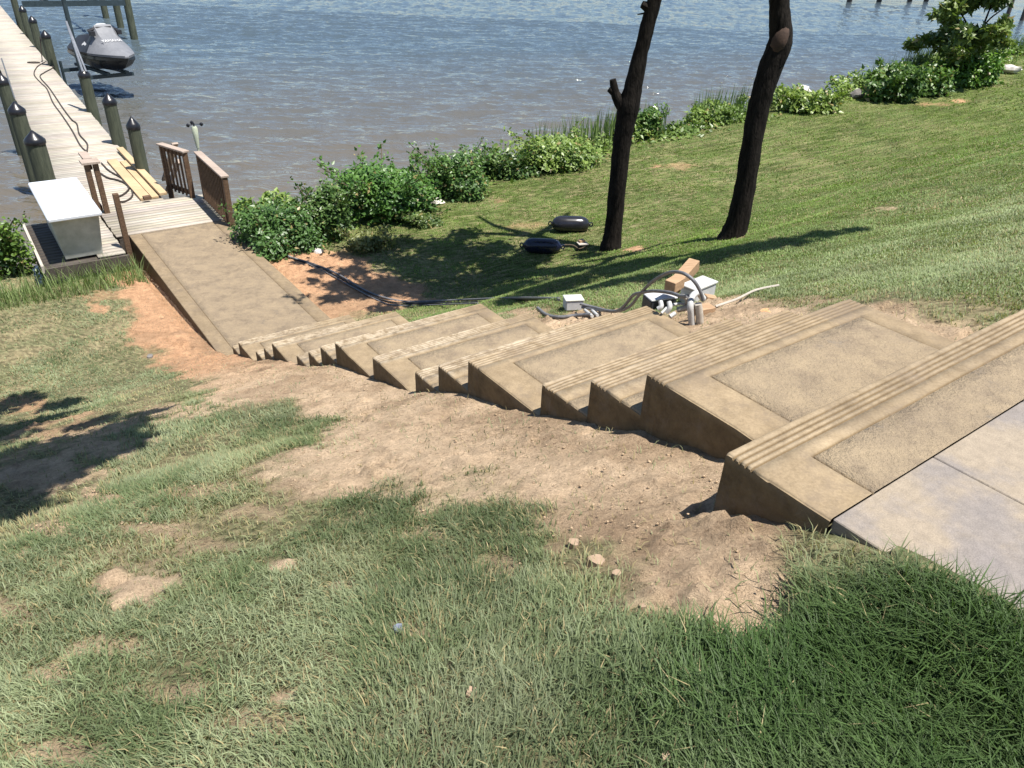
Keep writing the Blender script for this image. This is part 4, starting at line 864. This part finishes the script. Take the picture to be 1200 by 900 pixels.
# ------------------------------------------------------------------ fenders on the lawn
def fender(px, py, wpx, hpx, rz, mat, lab):
    p = pick(px, py); u = scale_at(p); Ln = wpx*u; r = hpx*u*.5
    e = empty('boat_fender', p, lab, 'boat fender', None, rz)
    M = Matrix.Translation((0, 0, r*.92)) @ Matrix.Rotation(PI/2, 4, 'Y')
    prof = [(r*.22, -Ln*.5), (r*.25, -Ln*.47), (r*.62, -Ln*.43), (r*.86, -Ln*.36), (r*.98, -Ln*.26), (r, -Ln*.1), (r, Ln*.1), (r*.98, Ln*.26), (r*.86, Ln*.36), (r*.62, Ln*.43), (r*.25, Ln*.47), (r*.22, Ln*.5)]
    bm = bmesh.new(); lathe(bm, prof, 24, M); bm_obj('body', bm, mat, e, smooth=50)
    for sg in (-1, 1):
        bm = bmesh.new(); tube(bm, [(sg*Ln*.52+.03*math.cos(a)*sg, 0, r*.92+.035*math.sin(a)) for a in np.linspace(0, 2*PI, 13)], .012, 6, cap=False); bm_obj('eyelet', bm, mat, e, smooth=50)
    return e
fender(668, 271, 46, 19, .06, 'fender_vinyl', 'grey black boat fender in sun, upper of the two')
fender(635, 296, 46, 18, .0, 'navy_vinyl', 'dark navy boat fender in shade, lower of the two')
p = pick(682, 293); u = scale_at(p); e = empty('sprinkler_bracket', p, 'small pale metal bracket with wood between fender and trunk', 'bracket')
bm = bmesh.new(); box(bm, (0, 0, .12), (.17, .14, .012), .3, ); bm_obj('plate', bm, 'pale_board', e)
bm = bmesh.new(); box(bm, (-.05, .02, .055), (.07, .07, .12), .3); bm_obj('base', bm, 'dark_box', e)
bm = bmesh.new(); beam(bm, (.07, -.03, 0), (.08, -.03, .12), .012, .012); tube(bm, smooth_path([(.075, -.03, .1), (-.05, -.07, .05), (-.16, -.03, .09), (-.3, .0, .08)], 5), .012, 6); bm_obj('stand', bm, 'twig', e)
bm = bmesh.new(); box(bm, (-.02, .05, .145), (.10, .08, .035), .5); bm_obj('wood_chip', bm, 'block_wood', e)

# ------------------------------------------------------------------ valve box, pipes, blocks beside the stairs
vb_ = pick(797, 372); u = scale_at(vb_)
def rel(px, py, h=0): p = pick(px, py); return Vector((p.x, p.y, p.z+h))
def at_near(px, py, ref): return at_y(px, py, ref.y)
g0 = vb_
e = empty('valve_box', rel(816, 352), 'pale grey rectangular utility box tipped on the lawn beside the stairs', 'utility box', rz=.75)
bm = bmesh.new(); box(bm, (0, 0, .075), (.30, .15, .14)); bm_obj('body', bm, 'grey_box', e, bevel=.01)
bm = bmesh.new(); box(bm, (0, 0, .155), (.315, .165, .018)); bm_obj('lid', bm, 'grey_pvc', e, bevel=.004)
e = empty('wire_box', rel(771, 362), 'small dark utility box with pale lid left of the wood blocks', 'utility box', rz=.35)
bm = bmesh.new(); box(bm, (0, 0, .05), (.24, .16, .13)); bm_obj('body', bm, 'dark_box', e, bevel=.01)
bm = bmesh.new(); box(bm, (0, 0, .125), (.25, .17, .016)); bm_obj('lid', bm, 'grey_box', e, bevel=.004)
def block(px, py, size, rz, z, rx_, lab):
    p = pick(px, py); bm = bmesh.new(); box(bm, (0, 0, 0), size, rot=Matrix.Rotation(rz, 3, 'Z') @ Matrix.Rotation(rx_, 3, 'Y'))
    tag(bm_obj('wood_block', bm, 'block_wood', None, loc=p+Vector((0, 0, z)), bevel=.004), lab, 'wood block')
block(796, 353, (.40, .10, .10), .95, .24, -.25, 'long brown wood block leaning over the utility boxes')
block(786, 361, (.15, .10, .09), .85, .22, -.05, 'short brown wood block in front of the long one')
block(823, 368, (.15, .09, .06), .45, .03, 0, 'low brown wood block behind the standing grey pipes')
block(832, 352, (.10, .07, .04), .2, .02, .2, 'small orange clay lump right of the utility box')
def pipe(name, pts, r, mat, lab, cat, n=7, seg=10):
    o = Vector(pts[0]); bm = bmesh.new(); tube(bm, smooth_path([Vector(p)-o for p in pts], n), r, seg); return tag(bm_obj(name, bm, mat, None, loc=o, smooth=50), lab, cat)
def pv(px, py, z): q_ = at(px, py, z); return q_
zb = vb_.z
Yr = pick(812, 380).y
A = lambda x, y, dy=0: at_y(x, y, Yr+dy)
pipe('grey_pipe', [A(811, 384), A(810, 372), A(809, 358), A(811, 348, .06), A(818, 343, .12), A(824, 350, .16)], .022, 'grey_pvc', 'pale grey pipe bent at the top, left of two standing pipes', 'pipe')
pipe('grey_pipe', [A(820, 386), A(820, 374), A(819, 362), A(818, 356)], .025, 'dirty_pvc', 'straight muddy grey pipe, right of two standing pipes', 'pipe')
pipe('grey_pipe', [A(794, 363, .1), A(803, 361, .08), A(815, 358, .03)], .020, 'dirty_pvc', 'short horizontal muddy pipe behind the standing pipes', 'pipe')
pipe('grey_pipe', [A(775, 367, 0), A(784, 359, .04), A(796, 356, .08), A(806, 357, .1)], .010, 'grey_pvc', 'thin pale pipe curving below the dark utility box', 'pipe')
pipe('pipe_elbow', [A(771, 362, .02), A(775, 359, .02), A(774, 353, .05)], .016, 'grey_pvc', 'pale elbow fitting under the dark box, left of two', 'pipe fitting')
pipe('pipe_elbow', [A(781, 366, .02), A(785, 360, .02), A(784, 354, .05)], .017, 'grey_pvc', 'pale elbow fitting under the dark box, right of two', 'pipe fitting')
pipe('pipe_elbow', [A(785, 371, 0), A(791, 367, .02)], .015, 'grey_pvc', 'pale straight fitting lying lowest in the pipe heap', 'pipe fitting')
pipe('pipe_elbow', [A(800, 346, .08), A(805, 352, .08), A(803, 357, .1)], .014, 'dirty_pvc', 'small elbow fitting near the centre of the pipe heap', 'pipe fitting')
# black conduits arching from the small white box to the heap
Yw = pick(690, 366).y
B = lambda x, y, dy=0: at_y(x, y, Yw+dy)
def arch(pix): return [at_y(x, y, Yw+(Yr-Yw)*np.clip((x-690)/115, 0, 1)) for x, y in pix]
pipe('black_conduit', arch([(680, 356), (696, 360), (712, 364), (724, 364), (733, 357), (742, 346), (752, 343), (766, 341), (785, 343), (798, 347), (806, 347)]), .013, 'cable_grey', 'dark conduit with low S bend ending in the pipe heap', 'conduit')
pipe('black_conduit', arch([(682, 360), (700, 363), (722, 365), (738, 359), (748, 347), (760, 334), (772, 325), (786, 319), (800, 320), (812, 328), (820, 340), (824, 352)]), .012, 'cable_grey', 'dark conduit arching high over the wood blocks', 'conduit')
pipe('black_conduit', [rel(630, 362, .01), rel(640, 371, .02), rel(655, 374, .02), rel(675, 372, .02), rel(692, 372, .03)], .016, 'cable_grey', 'thick muddy conduit curling below the small white box', 'conduit')
e = empty('junction_box', rel(671, 362), 'small dusty white junction box on the grass above the steps', 'junction box', rz=.2)
bm = bmesh.new(); box(bm, (0, 0, .055), (.17, .12, .10)); bm_obj('body', bm, 'grey_box', e, bevel=.012)
bm = bmesh.new(); box(bm, (0, 0, .112), (.18, .13, .014)); bm_obj('lid', bm, 'weathered_white', e, bevel=.004)
for a in ([(685, 368), (694, 373)], 'pale short pipe under the junction box, left of two'), ([(692, 367), (700, 372)], 'pale short pipe under the junction box, right of two'):
    pipe('pipe_stub', [rel(*a[0][0], .04), rel(*a[0][1], .02)], .014, 'grey_pvc', a[1], 'pipe fitting')
for i, (pix, mat, r_, lab) in enumerate([([(338, 302), (365, 310), (395, 322), (425, 340), (450, 350), (480, 355), (540, 353), (600, 351), (655, 352)], 'cable_grey', .016, 'grey cable on the ground ending at the junction box, upper one'),
                   ([(342, 304), (372, 314), (400, 328), (428, 345), (452, 354), (480, 357), (545, 356), (610, 353), (655, 354)], 'black_rubber', .014, 'black cable running just below the grey cable'),
                   ([(345, 303), (385, 322), (410, 336), (440, 352), (462, 359), (500, 359), (560, 357)], 'cable_grey', .010, 'thin grey cable with the lowest sag under trees'),
                   ([(325, 297), (340, 302), (350, 306)], 'grey_pvc', .012, 'pale cable end near the stones in the clay')]):
    pipe('ground_cable', [rel(x, y, .02) for x, y in pix], r_, mat, lab, 'cable')
pipe('fallen_stick', [rel(838, 362, .02), rel(862, 355, .03), rel(885, 344, .03), rel(912, 337, .02)], .009, 'pale_board', 'long pale stick on the lawn right of the pipe heap', 'stick', n=4, seg=6)
rock('clay_lump', 902, 366, 20, 14, 6, 'clay', 'low orange clay lump between the stick and the steps', 'clay lump')

# ------------------------------------------------------------------ the lawn
def make_grass():
    cols = []; Pn = []; H = []; W = []; AZ = []; LN = []
    rings = [(.7, 2.2, 42000, .0030, .042), (2.2, 4, 24000, .0038, .040), (4, 6.5, 10500, .0054, .038), (6.5, 10, 4400, .0080, .038), (10, 16, 1600, .012, .040), (16, 26, 520, .019, .048), (26, 48, 120, .036, .07)]
    for r0, r1, rho, w, h in rings:
        am = math.radians(60 if r1 < 5 else 48); area = am*(r1*r1-r0*r0); n = int(area*rho)
        r = np.sqrt(rng.uniform(r0*r0, r1*r1, n)); a = rng.uniform(-am, am, n); x = r*np.sin(a); y = r*np.cos(a); s_, t_ = to_st(x, y)
        ok = ~((s_ > 1.08) & (s_ < 8.7) & (t_ > 2.05) & (t_ < 3.54)) & ~((s_ > 8.6) & (s_ < 14) & (t_ > 1.93) & (t_ < 3.6)) & ~((t_ > 1.655) & (t_ < 6.45) & (s_ < 1.12)) & ~((s_ > 13.0) & (t_ > .4) & (t_ < 3.85)) & (s_ < 14.4+.3*np.sin(t_*3))
        x, y, s_, t_ = x[ok], y[ok], s_[ok], t_[ok]
        so = soil(x, y) if r0 < 26 else np.zeros_like(x)
        clump = fbm(x*4.5, y*4.5, 3, 131); thin = fbm(x*1.1, y*1.1, 3, 141)
        left = 1-sstep(3.2, 5.0, t_); lush = sstep(.5, -.1, s_)*sstep(.7, 1.25, t_)*left   # the uncut strip beside the patio
        lush = np.maximum(lush, sstep(1.0, .45, s_+.5*(fbm(x*2, y*2, 3, 7)-.5))*sstep(.55, 1.15, t_)*left*.95)
        pr = (1-so)**1.6*np.clip(.5+1.5*(clump-.38)-.95*left*(1-lush)*sstep(.48, .66, thin)+.6*lush+.35*(1-left), .14, 1)
        pr = np.maximum(pr, .015*(r0 < 10))
        k = rng.random(len(x)) < pr; x, y, s_, t_, so, clump, thin, left, lush = [v[k] for v in (x, y, s_, t_, so, clump, thin, left, lush)]
        n = len(x); z = ground(x, y)-.004+.02*(fbm(s_*6, t_*6, 3, 14)-.5)*np.where(np.hypot(x, y) < 12, 1, 0)
        hh = h*rng.uniform(.45, 1.25, n)*(.65+.8*clump)*(1+1.15*lush)*(1-.25*so)*(1-.25*(1-left)); hh *= np.where((left > .5) & (s_ > 6), .8, 1)
        edge = (t_ > 1.35) & (s_ < .8) & (left > .5); hh = np.where(edge, hh*1.15, hh)
        f = fbm(x*.8, y*.8, 3, 151); f2 = sstep(.32, .68, fbm(x*3.3, y*3.3, 4, 161))
        grey = np.array([.215, .245, .140]); dull = np.array([.115, .150, .068]); rich = np.array([.050, .098, .024]); viv = np.array([.135, .215, .034]); pale = np.array([.29, .30, .16]); straw = np.array([.36, .30, .16])
        mixl = grey[None]*(1-f2[:, None])+dull[None]*f2[:, None]; mixr = viv[None]*(1-f[:, None]*.6)+dull[None]*f[:, None]*.6
        # the mown bank near the top right is greyer and finer
        gb = sstep(7.5, 3.0, s_+.12*t_)[:, None]*(1-left)[:, None]; mixr = mixr*(1-gb*.75)+(grey*1.2)[None]*gb*.75
        c = mixl*left[:, None]+mixr*(1-left[:, None]); c = c*(1-lush[:, None])+rich[None]*lush[:, None]
        c = c*rng.uniform(.72, 1.35, (n, 1))*(.62+.78*fbm(x*2.2, y*2.2, 4, 181))[:, None]; yb = sstep(.44, .62, thin)[:, None]*(.08+.62*left[:, None])*(1-lush[:, None]); c = c*(1-yb)+pale[None]*yb
        k = rng.random(n) < (.09+.25*so+.22*sstep(.46, .66, thin))*(1-.9*lush)*(.45+.55*left)*np.clip(s_*.8, .25, 1); c[k] = straw*rng.uniform(.6, 1.15, (k.sum(), 1))
        az = rng.uniform(0, 2*PI, n); ln = np.clip(rng.beta(2.4, 1.7, n)*1.1+.1, 0, .97)
        b_ = rng.random(n) < .35; az = np.where(b_, 6*fbm(x*1.5, y*1.5, 2, 171)+rng.normal(size=n)*.5, az)
        Pn.append(np.stack([x, y, z], 1)); H.append(hh); W.append(w*rng.uniform(.6, 1.3, n)*(1+.35*lush)); AZ.append(az); LN.append(ln); cols.append(c)
    cat = np.concatenate; me = blades(cat(Pn), cat(H), cat(W), cat(AZ), cat(LN), cat(cols), 'grass'); print('blades', sum(len(p) for p in Pn))
    tag(link(me, 'grass'), 'short lawn grass over the slope, patchy near the stairs', 'grass', kind='stuff')
make_grass()

# ------------------------------------------------------------------ light
sd = SUNV.normalized(); elev = math.asin(sd.z); azim = math.atan2(sd.x, sd.y)
w = bpy.data.worlds.new('World'); scene.world = w; w.use_nodes = True; nt = w.node_tree; bg = nt.nodes['Background']
sky = nt.nodes.new('ShaderNodeTexSky'); sky.sky_type = 'NISHITA'; sky.sun_disc = False; sky.sun_elevation = elev; sky.sun_rotation = azim; sky.air_density = 1.0; sky.dust_density = .3; sky.ozone_density = 3.0
nt.links.new(sky.outputs[0], bg.inputs[0]); bg.inputs[1].default_value = .078
sl = bpy.data.lights.new('sun', 'SUN'); sl.energy = 5.0; sl.angle = math.radians(.53); sl.color = (1, .955, .88); so_ = bpy.data.objects.new('sun', sl); COL.objects.link(so_)
so_.rotation_euler = sd.to_track_quat('Z', 'Y').to_euler()
scene.view_settings.view_transform = 'Standard'; scene.view_settings.look = 'None'; scene.view_settings.exposure = .86; scene.view_settings.gamma = 1; scene.view_settings.use_curve_mapping = False
scene.cycles.max_bounces = 6; scene.cycles.transmission_bounces = 4
